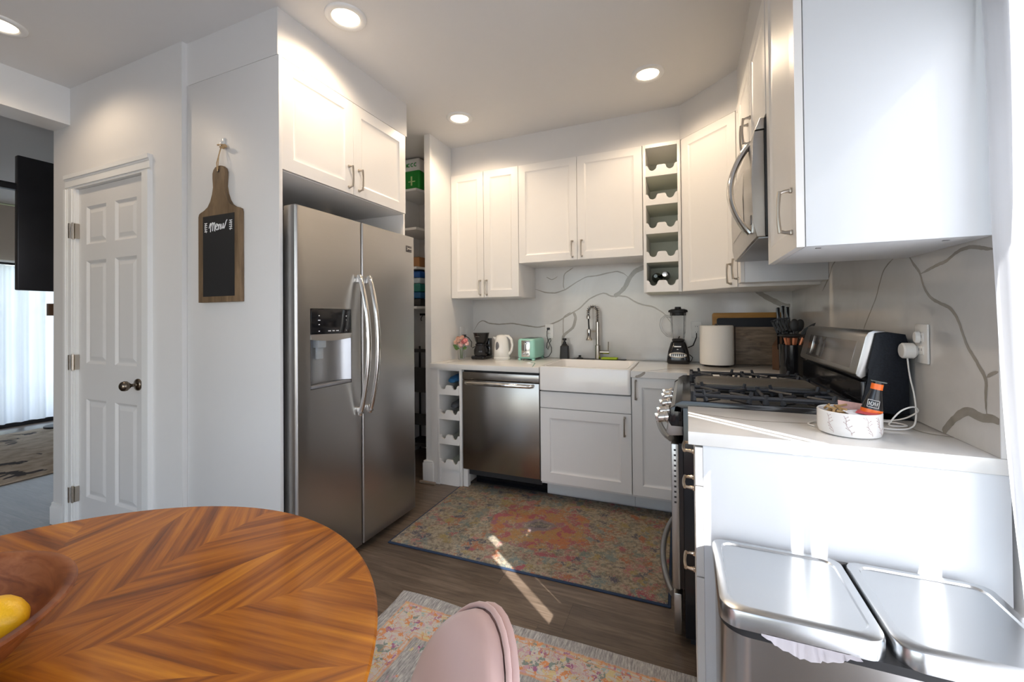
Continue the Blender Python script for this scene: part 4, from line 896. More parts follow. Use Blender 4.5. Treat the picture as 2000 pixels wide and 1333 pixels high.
outlet((-1.077, 3.399, 1.138), NB, 'white double outlet with the toaster cord plugged in, behind the toaster')
outlet((.066, 3.399, 1.155), NB, 'white outlet between the blender and the paper towel roll')
# soap bottle
t = thing('soap_dispenser', 'matte black soap pump bottle left of the faucet', 'soap bottle', (-.925, 3.33, CT))
m = MB().prism(rrect(-.962, 3.305, -.890, 3.355, .01), CT, CT+.095); m2_ = MB(); rr = rrect(-.962, 3.305, -.890, 3.355, .01)
R = loft(m2_, [z_(rr, CT), z_(sc2(rr, .001), CT+.05), z_(sc2(rr, .003), CT+.103), z_(sc2(rr, .014), CT+.115), z_(sc2(rr, .020), CT+.125)]); m2_.face(R[-1]); m2_.face(R[0][::-1]); m.bm.free(); add('bottle', m2_, BLACKM, t, smooth=40)
m = MB().lathe([(.014, CT+.122), (.014, CT+.138), (.008, CT+.142), (.008, CT+.150), (.016, CT+.152), (.016, CT+.168), (0, CT+.169)], (-.926, 3.33, 0), 20).box((-.932, 3.285, CT+.158), (-.920, 3.33, CT+.167), .002); add('pump', m, BLACKM, t)
# faucet
t = thing('faucet', 'tall nickel spring-neck pull-down faucet behind the sink', 'faucet', (-.655, 3.33, CT)); fx, fy = -.655, 3.33
FN = mat('faucet_nickel', (.52, .49, .45), .18, 1, var=.02)
m = MB().lathe([(0, CT), (.026, CT), (.026, CT+.006), (.022, CT+.008), (.022, CT+.115), (.0145, CT+.120), (.0145, CT+.30), (.012, CT+.302), (0, CT+.302)], (fx, fy, 0), 28); add('column', m, FN, t, smooth=40)
def spring_path(u):
    zt_, R_ = CT+.39, .034; L1 = zt_-(CT+.30); L2 = PI*R_; L3 = .055; s_ = u*(L1+L2+L3)
    if s_ < L1: return V((fx, fy, CT+.30+s_))
    if s_ < L1+L2: a = (s_-L1)/R_; return V((fx-R_+R_*math.cos(a), fy-.006*a, zt_+R_*math.sin(a)))
    return V((fx-2*R_, fy-.019, zt_-(s_-L1-L2)))
m = MB(); P = []; n = 520; turns = 19
for i in range(n+1):
    u = i/n; c = spring_path(u); d = (spring_path(min(1, u+.002))-spring_path(max(0, u-.002))).normalized(); b_ = d.cross(V((0, 1, 0))).normalized(); a = 2*PI*turns*u
    P.append(c+(V((0, 1, 0))*math.cos(a)+b_*math.sin(a))*.0135)
m.tube(P, .0026, 5); add('spring', m, FN, t, smooth=60)
m = MB().tube([spring_path(i/30) for i in range(31)], .006, 8); e_ = spring_path(1); m.tube([e_, (e_.x+.004, e_.y, CT+.245)], .006, 8); add('hose', m, BLACKM, t)
m = MB().lathe([(.012, CT+.325), (.015, CT+.328), (.015, CT+.348), (.011, CT+.352)], (e_.x, e_.y, 0), 20).lathe([(0, CT+.155), (.024, CT+.155), (.026, CT+.160), (.022, CT+.168), (.0165, CT+.180), (.0165, CT+.240), (.010, CT+.246), (0, CT+.246)], (e_.x+.004, e_.y, 0), 24); add('spray_head', m, FN, t, smooth=40)
add('spray_button', MB().box((e_.x, e_.y-.019, CT+.19), (e_.x+.008, e_.y-.014, CT+.215), .002), BLACKM, t)
m = MB().tube([(fx, fy, CT+.228), (e_.x+.004, e_.y, CT+.228)], .005, 8); add('holder_arm', m, FN, t)
m = MB().tube([(fx+.015, fy, CT+.062), (fx+.090, fy, CT+.062)], .0135, 16).tube([(fx+.083, fy, CT+.07), (fx+.084, fy, CT+.145)], .0045, 8); add('lever_handle', m, FN, t, smooth=40)
# strainer tray and stopper, sponge
m = MB().box((-.86, 3.27, CT), (-.44, 3.385, CT+.006), .002); tag(add('drip_mat', m, BLACKM, origin=(-.65, 3.33, CT)), 'thin black mat lying behind the sink around the faucet', 'mat')
bpy.data.objects['drip_mat'].location.y += 0
m = MB().lathe([(0, CT+.0065), (.028, CT+.0065), (.026, CT+.014), (.010, CT+.020), (.010, CT+.034), (0, CT+.036)], (-.795, 3.31, 0), 20, sx=1); tag(add('sink_stopper', m, BLACKM, smooth=45, origin=(-.795, 3.31, CT)), 'small black sink stopper between soap bottle and faucet', 'stopper')
m = MB().box((-.622, 3.285, CT+.0065), (-.50, 3.36, CT+.022), .006, 3); tag(add('sponge', m, mat('lime_sponge', (.36, .50, .03), .9, var=.2, nscale=30, bump=.5), origin=(-.56, 3.32, CT)), 'lime green sponge lying right of the faucet base', 'sponge')
# blender
t = thing('blender', 'black blender with clear plastic jar and silver button panel', 'blender', (-.058, 3.26, CT)); x_, y_ = -.058, 3.26
m = MB(); rr = rrect(x_-.078, y_-.075, x_+.078, y_+.075, .035, 6)
R = loft(m, [z_(sc2(rr, .006), CT), z_(rr, CT+.012), z_(sc2(rr, .002), CT+.04), z_(sc2(rr, .010), CT+.09), z_(sc2(rr, .024), CT+.14), z_(sc2(rr, .030), CT+.155), z_(sc2(rr, .040), CT+.160)]); m.face(R[-1]); m.face(R[0][::-1]); bb = add('base', m, BLACK, t, smooth=50)
m = MB(); T = Matrix.Rotation(math.radians(-9), 4, 'X'); T.translation = V((x_-.004, y_-.072, CT+.064)); m.T = T; m.ball((0, 0, 0), 1, 28, 10, (.060, .007, .022)); bp_ = add('button_panel', m, mat('panel_silver', (.60, .58, .54), .3, .8), bb, smooth=60)
m = MB(); m.T = T
for i in range(7): m.box((-.042+i*.0125, -.0085, -.009), (-.034+i*.0125, -.004, .009), .001)
add('button', m, BLACKM, bp_)
m = MB(); m.T = Matrix.Translation(V((x_-.004, y_-.062, CT+.124))); m.box((-.024, -.006, -.005), (.024, .004, .005), .002).box((-.005, -.010, -.022), (.005, .0, -.018)); add('logo_plate', m, MT['panel_silver'], bb)
m = MB(); prof = [(.040, CT+.165), (.047, CT+.20), (.051, CT+.26), (.053, CT+.325), (.054, CT+.365), (.051, CT+.365), (.048, CT+.26), (.043, CT+.20), (.036, CT+.170)]
m.lathe(prof, (x_, y_, 0), 8, pw=3); jr = add('jar', m, GLASS, t, smooth=20)
m = MB(); m.tube([(x_-.050, y_, CT+.335), (x_-.085, y_-.01, CT+.345), (x_-.112, y_-.012, CT+.32), (x_-.120, y_-.012, CT+.28), (x_-.108, y_-.012, CT+.235), (x_-.075, y_-.008, CT+.20), (x_-.045, y_, CT+.192)], .0075, 8); add('jar_handle', m, GLASS, jr, smooth=60)
m = MB().lathe([(0, CT+.345), (.052, CT+.345), (.055, CT+.368), (.066, CT+.370), (.064, CT+.384), (.045, CT+.392), (.022, CT+.392), (.020, CT+.408), (0, CT+.409)], (x_, y_, 0), 28); add('lid', m, BLACKM, jr, smooth=40)
m = MB().lathe([(0, CT+.160), (.040, CT+.160), (.044, CT+.172), (.030, CT+.178), (0, CT+.18)], (x_, y_, 0), 24).tube([(x_, y_, CT+.178), (x_+.01, y_, CT+.195)], .004, 6); add('blade_collar', m, BLACKM, jr)
m = MB().tube([(x_+.065, y_+.05, CT+.11), (x_+.10, y_+.09, CT+.125), (.066, 3.375, 1.10), (.066, 3.395, 1.13)], .004, 6).tube([(x_+.075, y_+.03, CT+.06), (x_+.095, y_+.05, CT+.04), (x_+.085, y_+.03, CT+.015), (x_+.06, y_+.02, CT+.005)], .003, 6); add('power_cord', m, BLACKM, t)
# paper towels
t = thing('paper_towel_roll', 'large white paper towel roll on a dark round stand', 'paper towel', (.185, 3.16, CT)); x_, y_ = .185, 3.16
m = MB().lathe([(.0, CT+.012), (.0, CT+.012), (.020, CT+.012), (.103, CT+.014), (.105, CT+.018), (.104, CT+.270), (.101, CT+.275), (.022, CT+.275), (.020, CT+.268), (.020, CT+.012)], (x_, y_, 0), 56); add('roll', m, PAPER, t, smooth=40)
m = MB().lathe([(0, CT), (.080, CT), (.082, CT+.004), (.078, CT+.011), (0, CT+.012)], (x_, y_, 0), 40); m.lathe([(.009, CT+.01), (.009, CT+.285), (0, CT+.288)], (x_, y_, 0), 12); add('stand', m, mat('dark_stand', (.03, .02, .018), .4), t, smooth=40)
m = MB().tube([(x_+.107, y_-.002, CT+.006), (x_+.1115, y_-.002, CT+.02), (x_+.1115, y_-.002, CT+.268)], .0035, 6); add('tension_arm', m, MT['dark_stand'], t)
# boards leaning on the wall
def board(name, label, x0, x1, h, yb, lean, th, m_, cat='cutting board', stripe=None):
    mb = MB(); T = Matrix.Translation(V((0, yb, CT+.0005))) @ Matrix.Rotation(math.radians(-lean), 4, 'X'); mb.T = T
    mb.use(m_).prism([(p[0], p[1]) for p in rrect(x0, 0, x1, h, .015, 4)], 0, th, 'y', bev=.003)
    o = add(name, mb, m_, None, 30, origin=((x0+x1)/2, yb, CT))
    return tag(o, label, cat)
board('cutting_board', 'tall honey bamboo cutting board, rearmost behind the paper towels', .172, .62, .362, 3.363, 3, .014, BAMBOO)
board('serving_tray', 'black flat tray standing between the two wooden boards', .20, .62, .325, 3.340, 3, .008, mat('tray_black', (.012, .014, .022), .5))
board('cutting_board', 'dark walnut cutting board standing in front of the black tray', .215, .60, .262, 3.310, 3, .020, DARKWD)
# knife block and utensil crock
t = thing('knife_block', 'dark wooden knife block behind the utensil crock', 'knife block', (.575, 3.08, CT))
m = MB(); m.T = Matrix.Translation(V((.590, 3.08, CT+.001))) @ Matrix.Rotation(math.radians(45), 4, 'Z'); m.prism([(-.09, 0), (.06, 0), (.06, .17), (-.02, .225), (-.09, .15)], -.05, .05, 'y', bev=.004); add('block', m, mat('block_wood', (.10, .045, .02), .5, var=.2), t)
for i, (dx, dz) in enumerate(((-.036, .388), (-.010, .398), (.016, .392))):
    x_, y_ = .556+dx, 3.02+dx*.3
    m = MB().prism(rrect(x_-.009, CT+.22, x_+.009, CT+dz, .006, 3), y_-.011, y_+.011, 'y', bev=.003).box((x_-.006, y_-.001, CT+.13), (x_+.006, y_+.001, CT+.22))
    k_ = thing('kitchen_knife', ('leftmost', 'middle', 'rightmost')[i]+' of the three black handled knives standing in the knife block', 'knife', (x_, y_, CT+.13), 'knives in the knife block')
    add('handle', m, BLACK, k_); add('end_cap', MB().box((x_-.0075, y_-.009, CT+dz), (x_+.0075, y_+.009, CT+dz+.003), .001), CHROME, k_)
t = thing('utensil_crock', 'tall black utensil crock on the counter beside the range', 'crock', (.532, 2.70, CT)); x_, y_ = .530, 2.70
m = MB().lathe([(0, CT), (.056, CT), (.060, CT+.004), (.063, CT+.178), (.061, CT+.180), (.058, CT+.176), (.055, CT+.008), (0, CT+.008)], (x_, y_, 0), 40); add('pot', m, BLACK, t, smooth=40)
ut = [(-.075, .16, 'slotted black spatula leaning farthest left in the crock', 'spatula', -22), (-.028, .155, 'black turner leaning slightly left in the crock', 'spatula', -10), (.006, .15, 'black spoon standing upright in the crock', 'spoon', 3), (.045, .175, 'black ladle leaning right in the crock, behind the pointed one', 'spoon', 14), (.085, .165, 'pointed black spatula leaning farthest right in the crock', 'spatula', 26)]
for i, (dx, hz, lb, ct, ang) in enumerate(ut):
    k_ = thing('cooking_'+ct, lb, 'utensil', (x_, y_, CT+.02), 'utensils in the black crock')
    b0 = V((x_-dx*.12, y_+.012*((i % 2)*2-1)+.006*i-.012, CT+.012)); tp = V((x_+dx*.52, y_+.020*((i % 2)*2-1)-.004, CT+.222)); d = (tp-b0).normalized()
    add('handle', MB().tube([b0, tp], [.0055, .007], 8), COPPER, k_)
    T = Matrix.Translation(tp) @ Matrix.Rotation(math.radians(ang), 4, 'Y'); m = MB(); m.T = T
    m.tube([(0, 0, -.004), (0, 0, .03)], [.009, .006], 8)
    if i in (0, 1):
        for q in range(4): m.prism([(-.027+q*.0145, .022), (-.027+q*.0145+.010, .022), (-.027+q*.0145+.010, .10), (-.027+q*.0145, .10-.004*q)], -.002, .002, 'y')
        m.box((-.027, -.002, .095), (.027, .002, .105)).box((-.027, -.002, .018), (.027, .002, .030))
    elif i == 4: m.prism([(-.016, .01), (.018, .01), (.024, .05), (.020, .095), (.004, .075), (-.014, .04)], -.0025, .0025, 'y', bev=.001)
    else: m.ball((0, 0, .062), 1, 16, 8, (.022, .008, .036))
    hd = add('head', m, BLACKM, k_)
add('collar', MB().lathe([(.030, CT+.216), (.070, CT+.226), (.072, CT+.234), (.03, CT+.238), (0, CT+.236), (0, CT+.217), (.03, CT+.216)], (x_, y_, 0), 28), BLACKM, k_)
# ------------------------------------------------------------------ near counter: bowl, packets, bottle, charger
t = thing('round_dish', 'low round white dish with thin brown branch pattern in the right foreground', 'dish', (.425, 1.478, CT)); x_, y_ = .425, 1.478
R0 = .0745
m = MB().lathe([(0, CT), (R0-.010, CT), (R0-.003, CT+.004), (R0, CT+.015), (R0, CT+.065), (R0-.002, CT+.067), (R0-.004, CT+.065), (R0-.005, CT+.010), (0, CT+.008)], (x_, y_, 0), 56); add('dish_body', m, CERAM, t, smooth=40)
m = MB(); rnd = random.Random(9)
def sprig(a0, z0, z1, da):
    P = []
    for i in range(14):
        s_ = i/13; a = a0+da*s_+.03*math.sin(s_*9); P.append((x_+(R0+.0001)*math.cos(a), y_+(R0+.0001)*math.sin(a), CT+z0+(z1-z0)*s_))
    m.tube(P, .00045, 4)
    for i in range(2, 13, 2):
        a = a0+da*i/13; e = rnd.choice((-1, 1)); z = CT+z0+(z1-z0)*i/13
        q = [(x_+(R0+.0003)*math.cos(a+e*w_*.10), y_+(R0+.0003)*math.sin(a+e*w_*.10), z+w_*.006) for w_ in (0, .5, 1)]; m.tube(q, .0004, 4); m.ball(q[-1], .0010, 6, 4)
for a0 in (-2.55, -2.0, -1.35, -.9): sprig(a0, .061, .010, .22)
add('branch_pattern', m, mat('branch_brown', (.42, .27, .26), .5, var=.1), t)
rnd = random.Random(12); SUGAR = mat('raw_sugar_packet', (.42, .27, .12), .7, var=.4, nscale=14)
mb = MB()
for i in range(46):
    a = rnd.uniform(1.5, 4.3); q = rnd.uniform(.006, .054); c = V((x_+q*math.cos(a)-.004, y_+q*math.sin(a), CT+.036+.036*rnd.random())); d = V((rnd.gauss(0, 1), rnd.gauss(0, 1), rnd.gauss(0, .35))).normalized()*.012
    mb.tube([c-d, c+d], .0032, 5)
tag(add('brown_sticks', mb, SUGAR, origin=(x_, y_, CT+.03)), 'heap of short brown sticks in the left half of the white dish', 'sticks', kind='stuff')
def packet(name, label, c, rot, m_, s_=(.045, .03)):
    mb = MB(); mb.T = Matrix.Translation(V(c)) @ Matrix.Rotation(rot[0], 4, 'Z') @ Matrix.Rotation(rot[1], 4, 'X') @ Matrix.Rotation(rot[2], 4, 'Y'); mb.box((-s_[0]/2, -s_[1]/2, -.0015), (s_[0]/2, s_[1]/2, .0015), .001); tag(add(name, mb, m_, origin=c), label, 'packet')
packet('sweetener_packet', 'white packet in the middle of the white dish', (.430, 1.452, CT+.064), (.5, .25, 0), mat('packet_white', (.75, .76, .80), .5))
packet('sweetener_packet', 'red and white packet at the front rim of the white dish', (.457, 1.446, CT+.066), (-.5, .1, .1), mat('packet_red', (.62, .10, .12), .5, var=.3, nscale=25))
packet('sweetener_packet', 'pale pink packet leaning on the far rim of the white dish', (.442, 1.520, CT+.070), (-.2, .7, .15), mat('packet_pink', (.66, .42, .40), .5, var=.2, nscale=20), (.06, .03))
packet('sweetener_packet', 'grey packet under the pink one in the white dish', (.420, 1.50, CT+.058), (.9, .2, .1), mat('packet_grey', (.42, .43, .47), .5))
# small wrapped bottle
t = thing('drink_pouch', 'small black bottle-shaped pouch with orange bands standing in the white dish', 'pouch', (.466, 1.468, CT+.03))
T = Matrix.Translation(V((.466, 1.462, CT+.040))) @ Matrix.Rotation(math.radians(11), 4, 'Y') @ Matrix.Rotation(math.radians(-8), 4, 'Z')
BK = mat('pouch_black', (.015, .015, .017), .18); OR = mat('pouch_orange', (.85, .16, .02), .3, var=.05)
def band(z0, z1, r0, r1, name, m_):
    mb = MB(); mb.T = T; mb.lathe([(0, z0), (r0, z0), (r1, z1), (0, z1)], (0, 0, 0), 28, sy=.62); return add(name, mb, m_, t, smooth=50)
band(0, .017, .024, .0245, 'base', BK); band(.017, .036, .0248, .0248, 'orange_band', OR); bd = band(.036, .092, .0242, .0125, 'body', BK); band(.092, .108, .0135, .0135, 'neck_band', OR); band(.108, .113, .012, .012, 'cap', BK)
mb = MB(); mb.T = T @ Matrix.Translation(V((0, 0, .113))); mb.box((-.016, -.008, 0), (.018, .010, .003), .001); add('cap_flap', mb, mat('flap_green', (.09, .11, .10), .2), t)
mb = MB(); mb.T = T @ Matrix.Translation(V((-.002, -.0137, .052))) @ Matrix.Rotation(math.radians(-9), 4, 'X')
for a, b in (((-.0125, -.010), (.0125, -.010)), ((.0125, -.010), (.0125, .010)), ((.0125, .010), (-.0125, .010)), ((-.0125, .010), (-.0125, -.010))): mb.tube([(a[0], 0, a[1]), (b[0], 0, b[1])], .0006, 4)
for pts in (((-.009, -.005), (-.009, .005)), ((-.004, -.005), (-.006, 0), (-.004, .005), (-.001, .005), (.001, 0), (-.001, -.005), (-.004, -.005)), ((.003, .005), (.0045, -.005), (.0062, .002), (.008, -.005), (.0095, .005))): mb.tube([(p[0], 0, p[1]) for p in pts], .0009, 4)
add('lettering', mb, CH, t)
outlet((.670, 1.672, 1.162), NR, 'white outlet on the right backsplash with the round charger plugged in')
t = thing('phone_charger', 'white round plug charger with a coiled cable on the near counter', 'charger', (.655, 1.70, 1.135))
m = MB().lathe([(0, .626), (.021, .626), (.0245, .630), (.0245, .655), (.018, .662), (0, .662)], (0, 1.700, 1.138), 28, axis='x'); add('plug_body', m, WHITEP, t, smooth=40)
m = MB().lathe([(0, .650), (.010, .650), (.012, .653), (.012, .6615)], (0, 1.677, 1.182), 20, axis='x', sy=1.5); add('night_light', m, WHITEP, t, smooth=40)
def cr(P, k=8):
    Q = []
    for i in range(len(P)-1):
        p0, p1, p2, p3 = V(P[max(i-1, 0)]), V(P[i]), V(P[i+1]), V(P[min(i+2, len(P)-1)])
        for j in range(k): u = j/k; Q.append(.5*((2*p1)+(p2-p0)*u+(2*p0-5*p1+4*p2-p3)*u*u+(3*p1-p0-3*p2+p3)*u**3))
    Q.append(V(P[-1])); return Q
cz = CT+.003
m = MB().tube(cr([(.640, 1.696, 1.118), (.640, 1.682, 1.06), (.640, 1.655, 1.00), (.625, 1.61, .945), (.60, 1.575, cz+.004), (.55, 1.555, cz), (.50, 1.585, cz), (.52, 1.64, cz), (.58, 1.665, cz+.002), (.61, 1.64, .935), (.625, 1.60, .965), (.60, 1.56, .985), (.565, 1.54, .975), (.545, 1.545, .945), (.55, 1.57, .925), (.60, 1.60, cz+.003), (.59, 1.65, cz), (.50, 1.665, cz), (.40, 1.62, cz), (.345, 1.555, cz), (.352, 1.52, cz)]), .0022, 8)
add('cable', m, WHITEP, t, smooth=60)
# ------------------------------------------------------------------ trash bin (two compartments)
t = thing('trash_bin', 'large stainless step trash bin with two lids in the right foreground', 'trash can', (.355, 1.15, 0))
def rr3(x0, y0, x1, y1, rb, rf, n=6):       # separate radii at the back and the front
    P = []
    for cx, cy_, a, r in ((x1-rb, y1-rb, 0, rb), (x0+rb, y1-rb, PI/2, rb), (x0+rf, y0+rf, PI, rf), (x1-rf, y0+rf, 1.5*PI, rf)): P += [(cx+r*math.cos(a+PI/2*i/n), cy_+r*math.sin(a+PI/2*i/n)) for i in range(n+1)]
    return P
x0, x1, y0, y1 = .058, .634, 1.005, 1.318
m = MB(); o = rr3(x0+.006, y0+.008, x1-.006, y1-.004, .03, .055); R = loft(m, [z_(o, .02), z_(o, .575)]); m.face(R[0][::-1]); m.face(R[1]); add('body', m, mat('bin_steel', (.50, .49, .48), .25, 1, var=.04, scale=(60, 60, 2), nscale=2), t, smooth=40)
m = MB(); o = rr3(x0+.002, y0+.004, x1-.002, y1, .03, .055); R = loft(m, [z_(o, .573), z_(o, .590)]); m.face(R[0][::-1]); m.face(R[1]); add('rim', m, BLACKM, t, smooth=40)
m = MB(); o = rr3(x0+.010, y0+.012, x1-.010, y1-.01, .03, .05); R = loft(m, [z_(o, 0), z_(o, .02)]); m.face(R[0][::-1]); m.face(R[1]); add('plinth', m, BLACKM, t, smooth=40)
def lid(xa, xb, lab):
    m = MB(); o = rr3(xa, y0, xb, y1-.004, .028, .040, 7); zt_ = .628
    R = loft(m, [z_(o, .590), z_(o, zt_-.006), z_(sc2(o, .002), zt_-.002), z_(sc2(o, .007), zt_), z_(sc2(o, .020), zt_+.001), z_(sc2(o, .023), zt_-.003), z_(sc2(o, .028), zt_-.003)])
    m.face(R[-1]); m.face(R[0][::-1]); l = add('lid', m, STEELL, t, smooth=35); l['label'] = lab
lid(.058, .352, 'left lid'); lid(.360, .634, 'right lid')
bx('hinge_bar', (.09, 1.315, .588), (.60, 1.322, .618), BLACKM, t, .002)
# bag edge poking out under the left lid
m = MB(); P0 = []; rnd = random.Random(2); n = 26; A = []; Bv = []
for i in range(n+1):
    s_ = i/n; x_ = .135+.165*s_; dip = .030*math.sin(PI*s_)**1.3*(1-.3*s_)+.002; A.append((x_, y0-.0015, .592)); Bv.append((x_+.004*math.sin(i), y0-.004-.006*abs(math.sin(i*1.3)), .592-dip))
a = m.vs(A); b = m.vs(Bv)
for i in range(n): m.face([a[i], a[i+1], b[i+1], b[i]])
bag = mat('thin_bag_plastic', (.75, .70, .74), .18, trans=.35, ior=1.2)
add('bag_edge', m, bag, t, smooth=60)
# ------------------------------------------------------------------ rugs
m = MB(); rnd = random.Random(1)
Wk, Dk = 1.48, .93; m.use(KRUG).box((-Wk/2+.012, -Dk/2+.012, .001), (Wk/2-.012, Dk/2-.012, .011), .003); m.use(NAVY).box((-Wk/2, -Dk/2, .0005), (Wk/2, Dk/2, .0075), .003)
o = add('kitchen_rug', m, None); o.location = (-.825, 2.372, 0); o.rotation_euler = (0, 0, .018)
tag(o, 'multicolour patterned kitchen rug with a navy edge lying in front of the sink', 'rug')
m = MB(); nx, ny = 60, 90; RX, RY = 1.24, 2.1; G = []
def rh(x, y): return .006+.010*math.exp(-((y+.0)/.05)**2)*(.5+.5*math.sin(x*9+1))
for j in range(ny+1):
    G.append(m.vs([(RX*i/nx, -RY*j/ny+.008*math.sin(RX*i/nx*7)*(1-j/ny), rh(RX*i/nx, -RY*j/ny)) for i in range(nx+1)]))
for j in range(ny):
    for i in range(nx): m.face([G[j][i], G[j][i+1], G[j+1][i+1], G[j+1][i]])
ring = [G[0][i] for i in range(nx+1)]+[G[j][nx] for j in range(1, ny+1)]+[G[ny][i] for i in range(nx-1, -1, -1)]+[G[j][0] for j in range(ny-1, 0, -1)]
lo = m.vs([(v.co.x, v.co.y, .0005) for v in ring])
for i in range(len(ring)): m.face([ring[i], ring[(i+1) % len(ring)], lo[(i+1) % len(ring)], lo[i]])
o = add('dining_rug', m, DRUG, smooth=60); o.location = (-1.205, 1.575, 0)
tag(o, 'grey distressed rug with orange flowered border under the round table', 'rug')
# ------------------------------------------------------------------ dining table, bowl, fruit
t = thing('dining_table', 'round walnut dining table with chevron veneer top in the left foreground', 'table', (-.955, .175, 0)); tx, ty = -.955, .175
m = MB().lathe([(0, .722), (.56, .722), (.590, .728), (.608, .742), (.610, .747), (.606, .750), (0, .750)], (tx, ty, 0), 128); add('tabletop', m, VENEER, t, smooth=35)
m = MB().lathe([(0, .008), (.28, .008), (.28, .016), (.20, .03), (.07, .06), (.045, .12), (.04, .4), (.05, .62), (.12, .70), (.20, .722), (0, .722)], (tx, ty, 0), 48); add('pedestal', m, mat('white_pedestal', (.78, .78, .77), .35), t, smooth=50)
t = thing('wooden_bowl', 'large reddish wooden bowl on the round table at the left edge', 'bowl', (-1.0, .160, .7505)); z0 = .7505
m = MB().lathe([(0, z0), (.118, z0), (.132, z0+.006), (.168, z0+.040), (.192, z0+.070), (.210, z0+.088), (.214, z0+.093), (.212, z0+.097), (.203, z0+.097), (.198, z0+.092), (.180, z0+.068), (.155, z0+.042), (.118, z0+.018), (.10, z0+.013), (0, z0+.011)], (-1.0, .160, 0), 72); add('bowl_body', m, BOWLW, t, smooth=50)
m = MB(); T = Matrix.Translation(V((-.934, .272, z0+.067))) @ Matrix.Rotation(math.radians(20), 4, 'Z'); m.T = T
m.lathe([(0, -.046), (.008, -.044), (.014, -.039), (.025, -.027), (.031, -.012), (.033, 0), (.031, .012), (.025, .026), (.014, .038), (.007, .043), (0, .045)], (0, 0, 0), 28, axis='x')
tag(add('lemon', m, mat('lemon_peel', (.95, .52, .01), .35, var=.05, nscale=60, bump=.25), smooth=60, origin=(-.934, .272, z0+.067)), 'bright yellow lemon in the wooden bowl', 'lemon')
# ------------------------------------------------------------------ velvet chair
t = thing('dining_chair', 'blush pink velvet dining chair beside the round table', 'chair', (-.42, .42, 0))
f_ = V((-.72, -.69, 0)).normalized(); s_ = V((f_.y, -f_.x, 0)) * -1        # facing, sideways
bc = V((-.285, .575, 0))                                                     # centre of the back, top
def CP(a, h, d):                       # a: across, h: height, d: backwards
    lean = .30*(h-.82); wrap = -.9*a*a
    return bc+s_*a-f_*(d+lean*1.0+wrap)+V((0, 0, h))
m = MB(); n = 40
def outline(w_, ztop, zbot, k=0.):
    P = []
    for i in range(n):
        q = 2*PI*i/n; cx, sy = math.cos(q), math.sin(q); e = 2.1
        P.append((w_*math.copysign(abs(cx)**(2/e), cx)*(1-.16*max(0, sy)), (ztop+zbot)/2+(ztop-zbot)/2*math.copysign(abs(sy)**(2/e), sy)))
    return P
def shell(d0, d1, w_, zt_, zb_, name, m_, puff):
    m = MB(); R = []
    for sc_, d in ((.0, d0-puff), (.35, d0-puff*.95), (.65, d0-puff*.75), (.85, d0-puff*.4), (.95, d0-puff*.12), (1, d0+.004), (1, d1-.004), (.95, d1)):
        P = outline(w_*sc_, (zt_+zb_)/2+(zt_-zb_)/2*sc_, (zt_+zb_)/2-(zt_-zb_)/2*sc_)
        R.append(m.vs([CP(a, h, d) for a, h in P]) if sc_ > 0 else m.vs([CP(0, (zt_+zb_)/2, d)]))
    R.append(m.vs([CP(0, (zt_+zb_)/2, d1+.004)]))
    for A, Bb in zip(R, R[1:]):
        for i in range(n):
            j = (i+1) % n
            if len(A) == 1: m.face([A[0], Bb[j], Bb[i]])
            elif len(Bb) == 1: m.face([A[i], A[j], Bb[0]])
            else: m.face([A[i], A[j], Bb[j], Bb[i]])
    return add(name, m, m_, t, smooth=70)
shell(0, .026, .175, .784, .42, 'backrest', PINK, .022)
shell(.028, .046, .178, .790, .41, 'back_shell', PINK, 0)
m = MB().tube([CP(a, h, .027) for a, h in outline(.178, .789, .412)], .0045, 8, closed=True); add('piping', m, PINK, t, smooth=70)
sc_c = bc+f_*.20; m = MB(); T = Matrix((s_, f_, V((0, 0, 1)))).transposed().to_4x4(); T.translation = V((sc_c.x, sc_c.y, 0)); m.T = T
o = rrect(-.22, -.21, .22, .22, .10, 8); R = loft(m, [z_(sc2(o, .03), .40), z_(o, .415), z_(o, .45), z_(sc2(o, .015), .468), z_(sc2(o, .06), .475)]); m.face(R[-1]); m.face(R[0][::-1]); add('seat', m, PINK, t, smooth=60)
for a in (-1, 1):
    for b in (-1, 1):
        m = MB(); m.T = T; m.tube([(a*.16, b*.15, .40), (a*.20, b*.19, .016)], [.013, .009], 10); add('leg', m, BLACKM, t)
    m = MB(); m.T = T; m.tube([(a*.13, -.13, .42), (a*.13, -.215, .44), (a*.12, -.235, .62)], .011, 8); add('back_bracket', m, BLACKM, t)
# ------------------------------------------------------------------ pantry
SH = TRIM
for z in (2.384, 2.045, 1.705, 1.362):
    m = MB().prism([(-2.399, 3.0), (-2.14, 3.0), (-2.10, 3.16), (-1.863, 3.24), (-1.863, 3.414), (-2.399, 3.414)], z-.02, z)
    o = tag(add('pantry_shelf', m, SH, smooth=0, origin=(-2.2, 3.2, z-.02)), {2.384: 'topmost white pantry shelf, holding the green and white paper pack', 2.045: 'empty white pantry shelf, second from the top', 1.705: 'white pantry shelf holding the brown box', 1.362: 'lowest white pantry shelf, holding the blue and green bags'}[z], 'shelf', 'white pantry shelves')
    bx('bracket', (-1.90, 3.0, z-.075), (-1.8635, 3.24, z-.021), SH, o)
